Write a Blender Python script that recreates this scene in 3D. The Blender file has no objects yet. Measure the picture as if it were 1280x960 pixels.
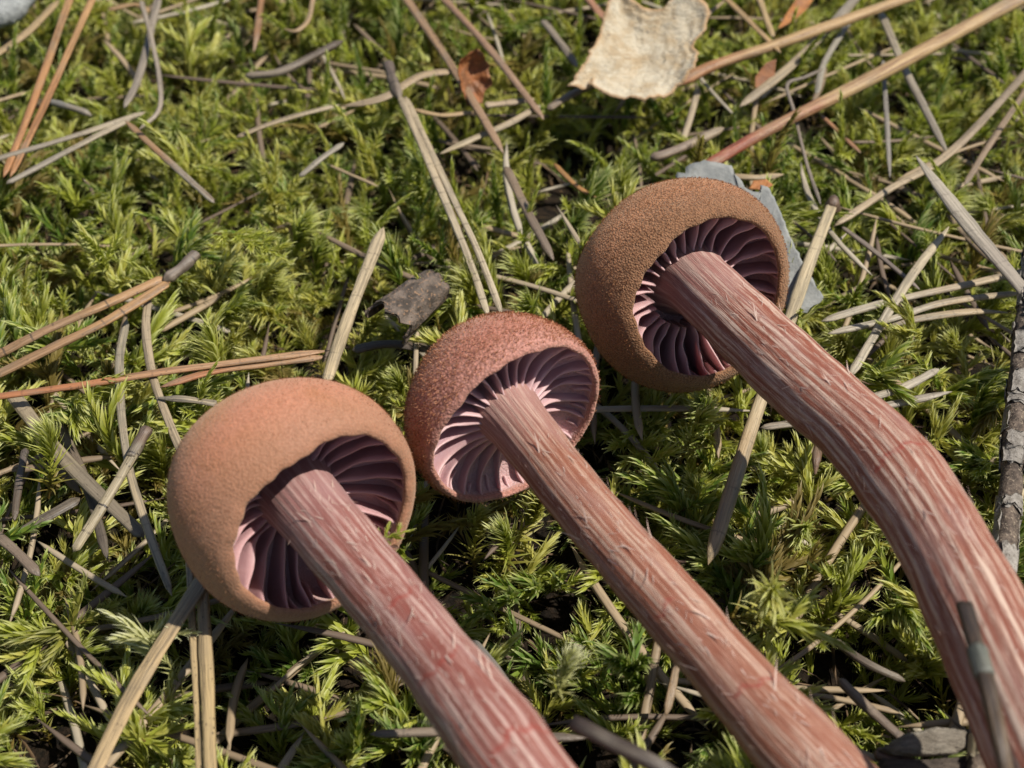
import bpy, math, random
import numpy as np
from mathutils import Vector, Euler, Matrix

random.seed(7); RNG = np.random.default_rng(7)
SC = bpy.context.scene
COL = SC.collection
MM = 0.001                      # everything below is written in millimetres
R_ = math.radians

# ------------------------------------------------------------------ camera, sky, sun, exposure
PITCH, DIST, LENS = R_(45), 130.0, 43.8
CAM = np.array([0.0, -DIST * math.cos(PITCH), DIST * math.sin(PITCH)])
FWD = np.array([0.0, math.cos(PITCH), -math.sin(PITCH)])
UPV = np.array([0.0, math.sin(PITCH), math.cos(PITCH)])
RGT = np.array([1.0, 0.0, 0.0])
cd = bpy.data.cameras.new('camera'); cam = bpy.data.objects.new('camera', cd); COL.objects.link(cam)
cam.location = CAM * MM; cam.rotation_euler = (math.pi / 2 - PITCH, 0, 0)
cd.lens = LENS; cd.sensor_width = 36; cd.clip_start = 0.002; cd.clip_end = 50
cd.dof.use_dof = True; cd.dof.focus_distance = 0.122; cd.dof.aperture_fstop = 40
SC.camera = cam

SUN_TO = np.array([0.52, -0.04, 0.85]); SUN_TO /= np.linalg.norm(SUN_TO)
wd = bpy.data.worlds.new('World'); SC.world = wd; wd.use_nodes = True
wn = wd.node_tree.nodes; wl = wd.node_tree.links
sky = wn.new('ShaderNodeTexSky'); sky.sky_type = 'NISHITA'; sky.sun_disc = False
sky.sun_elevation = math.asin(SUN_TO[2]); sky.sun_rotation = math.atan2(SUN_TO[0], SUN_TO[1])
bg = wn['Background']; bg.inputs['Strength'].default_value = 0.075
wl.new(sky.outputs[0], bg.inputs[0])
ld = bpy.data.lights.new('sun', 'SUN'); ld.energy = 5.0; ld.angle = R_(0.9); ld.color = (1, 0.95, 0.87)
lo = bpy.data.objects.new('sun', ld); COL.objects.link(lo)
lo.rotation_euler = Vector(SUN_TO).to_track_quat('Z', 'Y').to_euler()
SC.view_settings.view_transform = 'Standard'; SC.view_settings.look = 'None'
SC.view_settings.exposure = 0.28; SC.view_settings.gamma = 1
SC.cycles.use_denoising = True
SC.cycles.max_bounces = 6; SC.cycles.diffuse_bounces = 3; SC.cycles.transmission_bounces = 4
SC.cycles.caustics_reflective = False; SC.cycles.caustics_refractive = False

# ------------------------------------------------------------------ helpers
FPX = LENS / 36 * 1280
def ray(px, py):
    d = FWD + RGT * ((px - 640) / FPX) - UPV * ((py - 480) / FPX)
    return d / np.linalg.norm(d)
def at(px, py, z=0.0):
    d = ray(px, py); return CAM + d * ((z - CAM[2]) / d[2])
def on_plane(px, py, c, n):
    d = ray(px, py); return CAM + d * (np.dot(c - CAM, n) / np.dot(d, n))
def pxmm(p):                      # millimetres covered by one photo pixel at point p
    return float(np.dot(p - CAM, FWD)) / FPX
def nrm(v): return v / (np.linalg.norm(v) + 1e-12)
def sm(x, a, b):
    t = np.clip((x - a) / (b - a), 0, 1); return t * t * (3 - 2 * t)
def wob(x, y, seed, f=1.0, n=6):  # smooth random field
    r = np.random.default_rng(seed); s = 0
    for i in range(n):
        a = r.uniform(0, 6.283); k = f * r.uniform(.5, 1.6)
        s = s + np.sin((x * math.cos(a) + y * math.sin(a)) * k + r.uniform(0, 6.283))
    return s / math.sqrt(n)

def mesh(name, v, f, attrs=None, smooth=True, uvz=None):
    me = bpy.data.meshes.new(name)
    me.from_pydata((np.asarray(v, float) * MM).tolist(), [], f if isinstance(f, list) else f.tolist())
    if smooth: me.polygons.foreach_set('use_smooth', [True] * len(me.polygons))
    for k, a in (attrs or {}).items():
        a = np.asarray(a, float)
        if a.ndim == 1:
            at_ = me.attributes.new(k, 'FLOAT', 'POINT'); at_.data.foreach_set('value', a)
        else:
            at_ = me.attributes.new(k, 'FLOAT_VECTOR', 'POINT'); at_.data.foreach_set('vector', a.ravel())
    me.update(); return me
def link(name, me, mat=None, parent=None, loc=(0, 0, 0)):
    o = bpy.data.objects.new(name, me); COL.objects.link(o)
    if mat is not None and me is not None and len(me.materials) == 0: me.materials.append(mat)
    if parent is not None: o.parent = parent
    o.location = np.asarray(loc, float) * MM
    return o
def tag(o, label=None, cat=None, group=None, kind=None):
    for k, v in (('label', label), ('category', cat), ('group', group), ('kind', kind)):
        if v: o[k] = v
    return o
def empty(name, loc, label, cat, group=None):
    o = bpy.data.objects.new(name, None); COL.objects.link(o); o.location = np.asarray(loc) * MM
    o.empty_display_size = 0.005
    return tag(o, label, cat, group)

def spline(P, n):                 # Catmull-Rom through P, resampled evenly to n points
    P = np.asarray(P, float)
    if len(P) == 2:
        t = np.linspace(0, 1, n)[:, None]; return P[0] * (1 - t) + P[1] * t
    Q = np.vstack([2 * P[0] - P[1], P, 2 * P[-1] - P[-2]]); out = []
    for i in range(1, len(Q) - 2):
        for t in np.linspace(0, 1, 20, endpoint=False):
            a, b, c, d = Q[i - 1:i + 3]
            out.append(.5 * (2 * b + (c - a) * t + (2 * a - 5 * b + 4 * c - d) * t * t + (3 * b - a - 3 * c + d) * t ** 3))
    out.append(P[-1]); out = np.array(out)
    L = np.r_[0, np.cumsum(np.linalg.norm(np.diff(out, axis=0), axis=1))]
    s = np.linspace(0, L[-1], n)
    return np.stack([np.interp(s, L, out[:, k]) for k in range(3)], 1)
def frames(C, up=np.array([0, 0, 1.0])):
    T = np.gradient(C, axis=0); T /= np.linalg.norm(T, axis=1)[:, None]
    X = np.cross(T, up); X /= np.linalg.norm(X, axis=1)[:, None] + 1e-9
    return T, X, np.cross(X, T)   # tangent, sideways, upwards
def grid_faces(nr, nc, wrap, off=0):
    f = []
    for i in range(nr - 1):
        for j in range(nc if wrap else nc - 1):
            k = (j + 1) % nc
            f.append((off + i * nc + j, off + i * nc + k, off + (i + 1) * nc + k, off + (i + 1) * nc + j))
    return f
def sweep(C, wid, thk, nseg=12, groove=0.0, ridges=0.0, rough=0.0, seed=0, up=None):
    """closed tube with elliptic section; wid/thk arrays in mm"""
    n = len(C); T, X, Y = frames(C, np.array([0, 0, 1.0]) if up is None else up)
    th = np.arange(nseg) / nseg * 2 * math.pi
    S = np.r_[0, np.cumsum(np.linalg.norm(np.diff(C, axis=0), axis=1))]
    c, s = np.cos(th), np.sin(th)
    prof = 1 - groove * np.exp(-((th - math.pi / 2) / .35) ** 2)
    rad = 1 + ridges * np.sin(th * (nseg // 2))[None, :] + rough * wob(th[None, :] * 2.2, S[:, None] * 1.4, seed, 1.2)
    V = C[:, None, :] + X[:, None, :] * (c * prof)[None, :, None] * (wid[:, None] / 2 * rad)[..., None] \
        + Y[:, None, :] * (s * prof)[None, :, None] * (thk[:, None] / 2 * rad)[..., None]
    V = V.reshape(-1, 3); F = grid_faces(n, nseg, True)
    F.append(tuple(range(nseg))[::-1]); F.append(tuple((n - 1) * nseg + np.arange(nseg)))
    F[-1] = tuple(int(q) for q in F[-1])
    fib = np.stack([np.tile(c, n) * wid.repeat(nseg) / 2, np.tile(s, n) * thk.repeat(nseg) / 2, S.repeat(nseg)], 1)
    return V, F, {'fib': fib, 'along': (S / S[-1]).repeat(nseg)}

# ------------------------------------------------------------------ node material helpers
class NT:
    def __init__(s, name):
        s.m = bpy.data.materials.new(name); s.m.use_nodes = True
        s.n = s.m.node_tree.nodes; s.l = s.m.node_tree.links
        s.p = s.n['Principled BSDF']; s.out = s.n['Material Output']
    def new(s, t, **kw):
        n = s.n.new(t)
        for k, v in kw.items(): setattr(n, k, v)
        return n
    def put(s, sock, v):
        if isinstance(v, bpy.types.NodeSocket): s.l.new(v, sock)
        else: sock.default_value = (*v, 1) if isinstance(v, tuple) and len(v) == 3 and sock.type == 'RGBA' else v
    def attr(s, name, kind='GEOMETRY'):
        return s.new('ShaderNodeAttribute', attribute_name=name, attribute_type=kind)
    def mm(s):                    # object coordinates in millimetres
        t = s.new('ShaderNodeTexCoord'); v = s.new('ShaderNodeVectorMath', operation='SCALE')
        s.l.new(t.outputs['Object'], v.inputs[0]); v.inputs['Scale'].default_value = 1000; return v.outputs[0]
    def vmul(s, v, k):
        n = s.new('ShaderNodeVectorMath', operation='MULTIPLY'); s.put(n.inputs[0], v); n.inputs[1].default_value = k; return n.outputs[0]
    def vadd(s, v, w):
        n = s.new('ShaderNodeVectorMath', operation='ADD'); s.put(n.inputs[0], v); s.put(n.inputs[1], w); return n.outputs[0]
    def noise(s, v, scale, detail=3, rough=.55, out='Fac', dist=0):
        n = s.new('ShaderNodeTexNoise'); s.put(n.inputs['Vector'], v); n.inputs['Scale'].default_value = scale
        n.inputs['Detail'].default_value = detail; n.inputs['Roughness'].default_value = rough
        n.inputs['Distortion'].default_value = dist; return n.outputs[out]
    def voro(s, v, scale, feat='F1', out='Distance', dims='3D'):
        n = s.new('ShaderNodeTexVoronoi', feature=feat); n.voronoi_dimensions = dims
        s.put(n.inputs['W' if dims == '1D' else 'Vector'], v); n.inputs['Scale'].default_value = scale; return n.outputs[out]
    def ramp(s, f, a, b, lo=0.0, hi=1.0):
        n = s.new('ShaderNodeMapRange', interpolation_type='SMOOTHSTEP')
        s.put(n.inputs[0], f); n.inputs[1].default_value = a; n.inputs[2].default_value = b
        n.inputs[3].default_value = lo; n.inputs[4].default_value = hi; return n.outputs[0]
    def math(s, op, a, b=0.0):
        n = s.new('ShaderNodeMath', operation=op); s.put(n.inputs[0], a); s.put(n.inputs[1], b); return n.outputs[0]
    def mix(s, f, a, b, mode='MIX'):
        n = s.new('ShaderNodeMix', data_type='RGBA', blend_type=mode)
        s.put(n.inputs[0], f); s.put(n.inputs[6], a); s.put(n.inputs[7], b); return n.outputs[2]
    def bump(s, h, dist, strength=1.0):
        n = s.new('ShaderNodeBump'); n.inputs['Distance'].default_value = dist * MM; n.inputs['Strength'].default_value = strength
        s.put(n.inputs['Height'], h); s.l.new(n.outputs[0], s.p.inputs['Normal']); return n
    def base(s, c, rough=.7, spec=.3):
        s.put(s.p.inputs['Base Color'], c); s.put(s.p.inputs['Roughness'], rough); s.put(s.p.inputs['Specular IOR Level'], spec)
    def sss(s, w, rad, scale):
        s.p.inputs['Subsurface Weight'].default_value = w; s.p.inputs['Subsurface Radius'].default_value = rad
        s.p.inputs['Subsurface Scale'].default_value = scale * MM

def mat_ground():
    t = NT('humus'); v = t.mm()
    a = t.noise(v, .9, 6, .65); b = t.noise(v, .18, 3)
    c = t.mix(t.ramp(a, .35, .7), (.006, .0045, .003), (.03, .019, .011))
    c = t.mix(t.ramp(b, .5, .75, 0, .4), c, (.022, .022, .009))
    t.base(c, .9, .15); t.bump(a, .8, 1); return t.m

def mat_moss(name, cols, tipc, patch):
    """cols: (young, middle, old) leaf colours"""
    t = NT(name); oi = t.new('ShaderNodeObjectInfo')
    tip = t.attr('tip').outputs['Fac']; sh = t.attr('shoot').outputs['Fac']; lr = t.attr('leafrnd').outputs['Fac']
    loc = t.new('ShaderNodeVectorMath', operation='SCALE'); t.l.new(oi.outputs['Location'], loc.inputs[0]); loc.inputs['Scale'].default_value = 1000
    big = t.noise(loc.outputs[0], patch, 2, .5)
    r = t.math('ADD', t.math('MULTIPLY', oi.outputs['Random'], .75), t.math('MULTIPLY', big, .65))
    r = t.math('ADD', r, t.math('MULTIPLY', t.math('SUBTRACT', lr, .5), .35))
    c = t.mix(t.ramp(r, .3, .65), cols[1], cols[0])
    c = t.mix(t.ramp(r, .72, 1.05), c, cols[3])
    c = t.mix(t.ramp(sh, .42, .0), c, cols[2])
    c = t.mix(t.math('MULTIPLY', t.ramp(tip, .3, 1.0, 0, .8), t.ramp(sh, .15, .8, .25, 1)), c, tipc)
    dead = t.math('FRACT', t.math('MULTIPLY', oi.outputs['Random'], 13.7))
    c = t.mix(t.ramp(dead, .90, .93, 0, .8), c, (.24, .15, .055))
    t.base(c, .45, .35)
    tr = t.new('ShaderNodeBsdfTranslucent'); t.put(tr.inputs[0], t.mix(.35, c, (.46, .50, .05)))
    mx = t.new('ShaderNodeMixShader'); mx.inputs[0].default_value = .42
    t.l.new(t.p.outputs[0], mx.inputs[1]); t.l.new(tr.outputs[0], mx.inputs[2]); t.l.new(mx.outputs[0], t.out.inputs[0])
    return t.m

def mat_cap(name, a, b, rimc, fine, depth, scurf=.8):
    t = NT(name); v = t.mm(); av = t.attr('fib').outputs['Vector']
    n1 = t.noise(v, .16, 3, .5); n2 = t.noise(v, 1.1, 4, .6)
    streak = t.noise(t.vmul(av, (9.0, 9.0, 1.3)), 1.0, 3, .6)
    c = t.mix(t.ramp(n1, .35, .65), a, b)
    c = t.mix(t.ramp(n2, .45, .8, 0, .45), c, tuple(x * .72 for x in a))
    c = t.mix(t.ramp(streak, .44, .70, 0, .6), c, tuple(min(1, x * 1.25) for x in b))
    rim = t.attr('rim').outputs['Fac']
    c = t.mix(t.ramp(rim, .72, 1.0, 0, .8), c, rimc)
    gr = t.voro(v, fine, 'F1'); g2 = t.noise(v, fine * .9, 3, .6)
    g = t.math('ADD', t.math('MULTIPLY', gr, -.7), g2)
    c = t.mix(t.math('MULTIPLY', t.ramp(g, -.02, .30, 1, 0), t.ramp(rim, .45, .85, scurf * .25, scurf)), c, tuple(x * .28 for x in a))
    inner = t.attr('inner').outputs['Fac']
    c = t.mix(inner, c, (.48, .30, .29))
    t.base(c, .66, .3); t.p.inputs['Sheen Weight'].default_value = .25; t.p.inputs['Sheen Roughness'].default_value = .6
    t.p.inputs['Sheen Tint'].default_value = (1, .8, .6, 1)
    t.sss(.18, (1, .45, .3), .7); t.bump(g, depth, .9); return t.m

def mat_gill(name, a, b, edge):
    t = NT(name); v = t.mm(); e = t.attr('edge').outputs['Fac']
    n = t.noise(v, .35, 3, .5)
    c = t.mix(t.ramp(n, .35, .65), a, b); c = t.mix(t.ramp(e, .55, 1.0, 0, .7), c, edge)
    t.base(c, .5, .35); t.sss(.35, (1, .75, .7), 1.0)
    t.bump(t.noise(v, 2.4, 3), .06, .6); return t.m

def mat_stem(name, red, pale, mauve, topc=(.44, .28, .27)):
    t = NT(name); f = t.attr('fib').outputs['Vector']; rd = t.attr('ridge').outputs['Fac']; cr = t.attr('crack').outputs['Fac']
    top = t.attr('top').outputs['Fac']
    s1 = t.noise(t.vmul(f, (2.3, 2.3, .085)), 1.0, 5, .68, dist=.5)
    s2 = t.noise(t.vmul(f, (7.5, 7.5, .30)), 1.0, 5, .7, dist=.6)
    s3 = t.noise(t.vmul(f, (.5, .5, .12)), 1.0, 2, .5)
    k = t.math('ADD', t.math('MULTIPLY', s1, .78), t.math('ADD', t.math('MULTIPLY', s2, .72), t.math('MULTIPLY', rd, .09)))
    c = t.mix(t.ramp(k, .68, .93), red, pale)
    c = t.mix(t.ramp(s3, .5, .72, 0, .45), c, mauve)
    c = t.mix(t.ramp(s2, .3, .46, .5, 0), c, tuple(x * .55 for x in red))
    s4 = t.noise(t.vmul(f, (13.0, 13.0, .45)), 1.0, 3, .6, dist=.8); c = t.mix(t.ramp(s4, .57, .68, 0, .5), c, tuple(min(.8, x * 1.12) for x in pale))
    s5 = t.noise(t.vmul(f, (1.0, 1.0, .6)), 1.0, 4, .7); c = t.mix(t.ramp(s5, .54, .72, 0, .55), c, tuple(x * .85 for x in red))
    c = t.mix(t.math('MULTIPLY', top, .5), c, topc)
    c = t.mix(cr, c, (.28, .045, .03))
    t.base(c, t.ramp(s2, .3, .7, .65, .42), .4); t.sss(.10, (1, .5, .38), .6)
    h = t.math('ADD', t.math('MULTIPLY', s1, .8), t.math('ADD', s2, t.math('MULTIPLY', cr, -.8)))
    t.bump(h, .13, .8); return t.m

_nm = {}
def mat_needle(a, b, brk=.5, spots=.5, lines=.3, gloss=.5):
    key = (a, b, brk, spots, lines)
    a, b = [(c[0] * .84, c[1] * .80, c[2] * .72) for c in (a, b)]
    if key in _nm: return _nm[key]
    t = NT('dead_needle'); f = t.attr('fib').outputs['Vector']; al = t.attr('along').outputs['Fac']
    oi = t.new('ShaderNodeObjectInfo'); rv = t.new('ShaderNodeCombineXYZ')
    for q in range(3): t.l.new(t.math('MULTIPLY', oi.outputs['Random'], 37.0 + q * 11), rv.inputs[q])
    g = t.vadd(f, rv.outputs[0])
    s1 = t.noise(t.vmul(g, (3.0, 3.0, .10)), 1, 4, .65); s2 = t.noise(t.vmul(g, (8.0, 8.0, .5)), 1, 3, .6)
    big = t.noise(t.vmul(g, (.3, .3, .16)), 1, 2)
    k = t.math('ADD', al, t.math('MULTIPLY', t.math('SUBTRACT', big, .5), .5))
    c = t.mix(t.ramp(k, brk - .16, brk + .16), a, b)
    c = t.mix(t.ramp(s1, .44, .62, 0, .72), c, tuple(x * .36 for x in a))
    c = t.mix(t.ramp(s2, .5, .75, 0, .45), c, tuple(min(.85, x * 1.35) for x in b))
    c = t.mix(t.ramp(big, .52, .74, 0, .5), c, (.21, .17, .12))
    vo = t.voro(t.vmul(g, (1.0, 1.0, .55)), 2.6, 'F1'); msk = t.noise(g, .5, 2)
    c = t.mix(t.math('MULTIPLY', t.ramp(vo, .26, .12, 0, spots), t.ramp(msk, .42, .6)), c, (.03, .022, .016))
    sp = t.new('ShaderNodeSeparateXYZ'); t.l.new(g, sp.inputs[0])
    wv = t.math('ADD', sp.outputs['Z'], t.math('MULTIPLY', s2, .25))
    ln = t.voro(wv, .32, 'DISTANCE_TO_EDGE', dims='1D')
    c = t.mix(t.math('MULTIPLY', t.ramp(ln, .045, .02, 0, lines), t.ramp(msk, .4, .55)), c, (.03, .022, .016))
    t.base(c, .5, gloss); t.bump(t.math('ADD', s1, t.math('MULTIPLY', s2, .6)), .16, .8)
    _nm[key] = t.m; return t.m
def mat_plain(name, a, b, sc=1.0, rough=.8, c3=None, bump=.25, stretch=(1, 1, 1), spots=0.0):
    t = NT(name); v = t.vmul(t.mm(), stretch); n1 = t.noise(v, sc, 5, .65); n2 = t.noise(v, sc * 4.3, 3, .6)
    c = t.mix(t.ramp(n1, .36, .66), a, b)
    if c3: c = t.mix(t.ramp(n2, .54, .72), c, c3)
    if spots: c = t.mix(t.ramp(t.voro(v, sc * 2.5), .2, .08, 0, spots), c, (.03, .025, .02))
    t.base(c, rough, .25); t.bump(t.math('ADD', n1, t.math('MULTIPLY', n2, .5)), bump, .9); return t.m

# ------------------------------------------------------------------ ground
def zg(x, y):
    x = np.asarray(x, float); y = np.asarray(y, float)
    z = -11.5 + 1.8 * wob(x, y, 11, .055) + .6 * wob(x, y, 12, .2)
    for cx, cy, r, h in HOLLOWS: z = z + h * np.exp(-((x - cx) ** 2 + (y - cy) ** 2) / r ** 2)
    return z
def hol(px, py, r, h): p = at(px, py, -4); return (p[0], p[1], r, h)
HOLLOWS = [hol(640, 780, 11, -3.5), hol(800, 720, 8, -2.5), hol(1120, 840, 9, -3), hol(790, 190, 14, -2.5), hol(130, 620, 9, -2.5),
           hol(330, 830, 7, -2.5), hol(1020, 160, 13, -2.0), hol(560, 250, 12, -1.5),
           hol(250, 300, 22, 2.2), hol(60, 860, 12, 1.5), hol(1150, 480, 12, 1.5), hol(960, 700, 9, 1.5)]
def build_ground():
    g = np.sign(np.linspace(-1, 1, 181)) * (np.abs(np.linspace(-1, 1, 181)) ** 2.2) * 3000
    g = np.sort(np.r_[g[np.abs(g) > 130], np.linspace(-130, 130, 150)])
    X, Y = np.meshgrid(g, g, indexing='ij')
    Z = zg(X, Y) + .35 * wob(X, Y, 5, 1.1) * (np.hypot(X, Y) < 260)
    V = np.stack([X.ravel(), Y.ravel(), Z.ravel()], 1)
    o = link('ground', mesh('ground', V, grid_faces(len(g), len(g), False)), mat_ground())
    tag(o, 'dark brown humus soil under the moss', 'ground', kind='structure')
build_ground()

# ------------------------------------------------------------------ mushrooms
MUSH = []                          # for keeping moss out: (cap centre, radius, stem points, stem radii)
def mushroom(label, Cpx, Cz, Rpx, stem_px, stem_w, hz, kz, rim, outl, n_gill, mats, fuzz, att, cracks, seed, aim=None, thick=.10, off=(0, 0), roof=.42):
    rr = np.random.default_rng(seed); C = at(*Cpx, Cz); R = Rpx * pxmm(C)
    Pst = [at(a, b, z) for a, b, z in stem_px]
    v = nrm(CAM - C); ax = nrm(nrm(Pst[1] - C) + (aim or 0) * v); xx = nrm(v - np.dot(v, ax) * ax); yy = np.cross(ax, xx)
    root = empty('mushroom', Pst[-1] , label, 'mushroom', 'mushrooms lying on the moss')
    base = Pst[-1]
    M = np.stack([xx, yy, ax], 1)  # local -> world
    def W(L): return np.asarray(L) @ M.T + C - base
    per = lambda tab: (lambda ph: np.interp(np.mod(ph, 2 * math.pi), np.linspace(0, 2 * math.pi, len(tab) + 1), list(tab) + [tab[0]]))
    def smooth(tab):               # periodic smooth table of values
        k = len(tab); c = np.fft.rfft(tab) / k
        def f(ph):
            s = np.full_like(np.asarray(ph, float), c[0].real)
            for m in range(1, len(c)):
                w = 1 if (m == k // 2 and k % 2 == 0) else 2
                s = s + w * (c[m].real * np.cos(m * ph) - c[m].imag * np.sin(m * ph))
            return s
        return f
    rimf, outf = smooth(rim), smooth(outl)
    wavy = lambda ph: .014 * np.sin(5 * ph + seed) + .010 * np.sin(11 * ph + 2 * seed) + .008 * np.sin(23 * ph)
    def outer(al, ph):
        o = outf(ph); z = np.where(al < math.pi / 2, -np.cos(al) * hz, -np.cos(al) * kz)
        return np.sin(al) ** .86 * o, z
    def a_end(ph): return np.radians(rimf(ph)) + wavy(ph)
    def inner(al, ph):
        o = outf(ph); s = 1 - thick * 1.3
        z = np.where(al < math.pi / 2, -np.cos(al) * hz * roof, -np.cos(al) * kz * 1.0 - .0)
        return np.sin(al) ** .86 * o * s, z
    nph, no, ni = 192, 84, 40
    ph = np.arange(nph) / nph * 2 * math.pi; rows = []; rimv = []; innv = []
    ae = a_end(ph)
    for i in range(no):
        t = (i / (no - 1)) ** .92; al = .004 + (ae - .004) * t; rho, z = outer(al, ph)
        lump = 1 + .016 * wob(np.cos(ph) * rho * 3, np.sin(ph) * rho * 3 + z * 2.5, seed, 1.3) * min(1, t * 3) * (1 - sm(t, .8, 1))
        lump = lump * (1 + .022 * wob(np.cos(ph) * rho * 1.3, np.sin(ph) * rho * 1.3 + z * 1.1, seed + 9, 1.1) * min(1, t * 3) * (1 - sm(t, .8, 1)))
        rows.append(np.stack([rho * lump * np.cos(ph), rho * lump * np.sin(ph), z * lump], 1)); rimv.append(t); innv.append(0)
    ro, zo = outer(ae, ph); ri, zi = inner(ae, ph)
    tr, tz = np.cos(ae), np.sin(ae) * kz; tl = np.hypot(tr, tz); hw_ = np.hypot(ro - ri, zo - zi) * .62
    for k in (.06, .18, .34, .5, .66, .82, .94):       # the rolled lip
        e_ = .5 - .5 * math.cos(math.pi * k); rho = ro * (1 - e_) + ri * e_ + tr / tl * hw_ * math.sin(math.pi * k); z = zo * (1 - e_) + zi * e_ + tz / tl * hw_ * math.sin(math.pi * k)
        rows.append(np.stack([rho * np.cos(ph), rho * np.sin(ph), z], 1)); rimv.append(1); innv.append(.0)
    for i in range(ni):
        t = i / (ni - 1); al = ae * (1 - t) + .12 * t; rho, z = inner(al, ph)
        rows.append(np.stack([rho * np.cos(ph), rho * np.sin(ph), z], 1)); rimv.append(1); innv.append(1 if i > 1 else .3)
    L = np.concatenate(rows) * R; nr = len(rows)
    F = grid_faces(nr, nph, True); F = [q[::-1] for q in F]
    fibv = np.stack([np.tile(np.cos(ph), nr) * 8, np.tile(np.sin(ph), nr) * 8, np.repeat(np.array(rimv) * R * 2, nph)], 1)
    cap = link('cap', mesh('cap', W(L), F, {'rim': np.repeat(rimv, nph), 'inner': np.repeat(innv, nph), 'fib': fibv}), mats['cap'], root)
    # velvet of short hairs and granules over the outside
    nh, hl, hw, hc = fuzz; Lo = L[:no * nph].reshape(no, nph, 3)
    u = rr.uniform(0, 1, nh * 3); areaw = np.sin(np.minimum(u * 2.3, 3.0)); keep = rr.uniform(0, 1, nh * 3) < areaw + .05
    u = u[keep][:nh]; w = rr.uniform(0, nph, len(u)); ii = np.clip((u * (no - 1)).astype(int), 1, no - 2); jj = w.astype(int) % nph
    fi = (u * (no - 1) - ii)[:, None]; fj = (w - w.astype(int))[:, None]; j2 = (jj + 1) % nph
    P = (Lo[ii, jj] * (1 - fi) + Lo[ii + 1, jj] * fi) * (1 - fj) + (Lo[ii, j2] * (1 - fi) + Lo[ii + 1, j2] * fi) * fj
    t1 = Lo[ii + 1, jj] - Lo[ii - 1, jj]; t2 = Lo[ii, j2] - Lo[ii, jj - 1]
    N = np.cross(t2, t1); N /= np.linalg.norm(N, axis=1)[:, None] + 1e-9
    N *= np.sign((N * (P - np.array([0, 0, 0]))).sum(1))[:, None]
    t1 /= np.linalg.norm(t1, axis=1)[:, None] + 1e-9; t2 /= np.linalg.norm(t2, axis=1)[:, None] + 1e-9
    ll = hl * rr.uniform(.5, 1.4, len(u))[:, None]; a = rr.uniform(0, 6.283, len(u))[:, None]
    lean = (t1 * (.5 + .7 * np.cos(a)) + t2 * .9 * np.sin(a))
    side = np.cross(N, lean); side /= np.linalg.norm(side, axis=1)[:, None] + 1e-9
    p0 = P - N * .03; p1 = P + (N * .55 + lean * .30) * ll; p2 = P + (N * .75 + lean * .95) * ll
    V = np.stack([p0 - side * hw, p0 + side * hw, p1 + side * hw * .8, p1 - side * hw * .8, p2], 1).reshape(-1, 3)
    k = np.arange(len(u)) * 5
    Fh = [(int(q), int(q + 1), int(q + 2), int(q + 3)) for q in k] + [(int(q + 3), int(q + 2), int(q + 4)) for q in k]
    fz = link('fuzz', mesh('fuzz', W(V), Fh, {'rnd': rr.uniform(0, 1, len(u)).repeat(5)}), hc, cap); tag(fz, kind='stuff')
    # gills, each a plate of its own under the cap
    rs = att[0]; zatt = att[1]
    for g in range(n_gill * 2):
        full = g % 2 == 0; p0_ = (g + rr.uniform(-.22, .22)) / (n_gill * 2) * 2 * math.pi
        nt, nd = 13, 5; t0 = 0.0 if full else rr.uniform(.32, .55)
        tt = np.linspace(t0, 1, nt); a1 = float(a_end(np.array(p0_))) ; a0 = math.asin(min(.95, rs * .9 / (1 - thick)))
        al = a0 + (a1 - a0) * tt; phv = np.full(nt, p0_)
        ro_, zo_ = inner(al, phv); ro_ = ro_ * 1.03
        zs = zatt + rr.uniform(-.03, .03); rr1, zr1 = ro_[-1], zo_[-1]
        fr = rs * .92 + (rr1 * .985 - rs * .92) * tt; fz_ = zs + (zr1 - .015 - zs) * tt
        arch = att[2] * np.sin(np.pi * tt) ** .9
        fz_ = fz_ - arch; fr = fr + att[3] * np.sin(np.pi * tt)
        dep = np.ones(nt) if full else sm(np.linspace(0, 1, nt), 0, .45) * rr.uniform(.35, .6)
        A1, A2, A3 = rr.uniform(-.03, .03), rr.uniform(-.012, .012), rr.uniform(0, 6.28)
        sides = []
        for sgn in (1, -1):
            for d in range(nd):
                q = d / (nd - 1) * dep; rho = ro_ * (1 - q) + fr * q; z = zo_ * (1 - q) + fz_ * q
                wv = (A1 * np.sin(tt * 5.2 + A3) + A2 * np.sin(tt * 11 + A3 * 2)) * (d / (nd - 1)) * np.minimum(1, tt * 4 + .0) * np.minimum(1, (1 - tt) * 5)
                th = (.020 - .008 * d / (nd - 1)) * (.55 if d == nd - 1 else 1)
                dphi = p0_ + (wv + sgn * th) / np.maximum(rho, .2)
                sides.append(np.stack([rho * np.cos(dphi), rho * np.sin(dphi), z], 1))
        V = np.concatenate(sides) * R
        f1 = grid_faces(nd, nt, False); f2 = [q[::-1] for q in grid_faces(nd, nt, False, nd * nt)]
        b = (nd - 1) * nt; e = [(b + i, b + i + 1, nd * nt + b + i + 1, nd * nt + b + i) for i in range(nt - 1)]
        e += [((d + 1) * nt, d * nt, nd * nt + d * nt, nd * nt + (d + 1) * nt) for d in range(nd - 1)]
        link('gill', mesh('gill', W(V), f1 + f2 + e, {'edge': np.tile(np.repeat(np.arange(nd) / (nd - 1), nt), 2)}), mats['gill'], cap)
    # stem
    so = (xx * off[0] + yy * off[1]) * R; P0 = [C + ax * (-.42 * R) + so, C + ax * (-.1 * R) + so, C + ax * (.35 * R) + so]
    n = 260; Cc = spline(P0 + Pst, n); kk = np.hanning(41); kk /= kk.sum(); Cs_ = np.stack([np.convolve(np.pad(Cc[:, q], 20, 'reflect', reflect_type='odd'), kk, 'valid') for q in range(3)], 1); Cc = Cs_; T, X, Y = frames(Cc)
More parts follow.
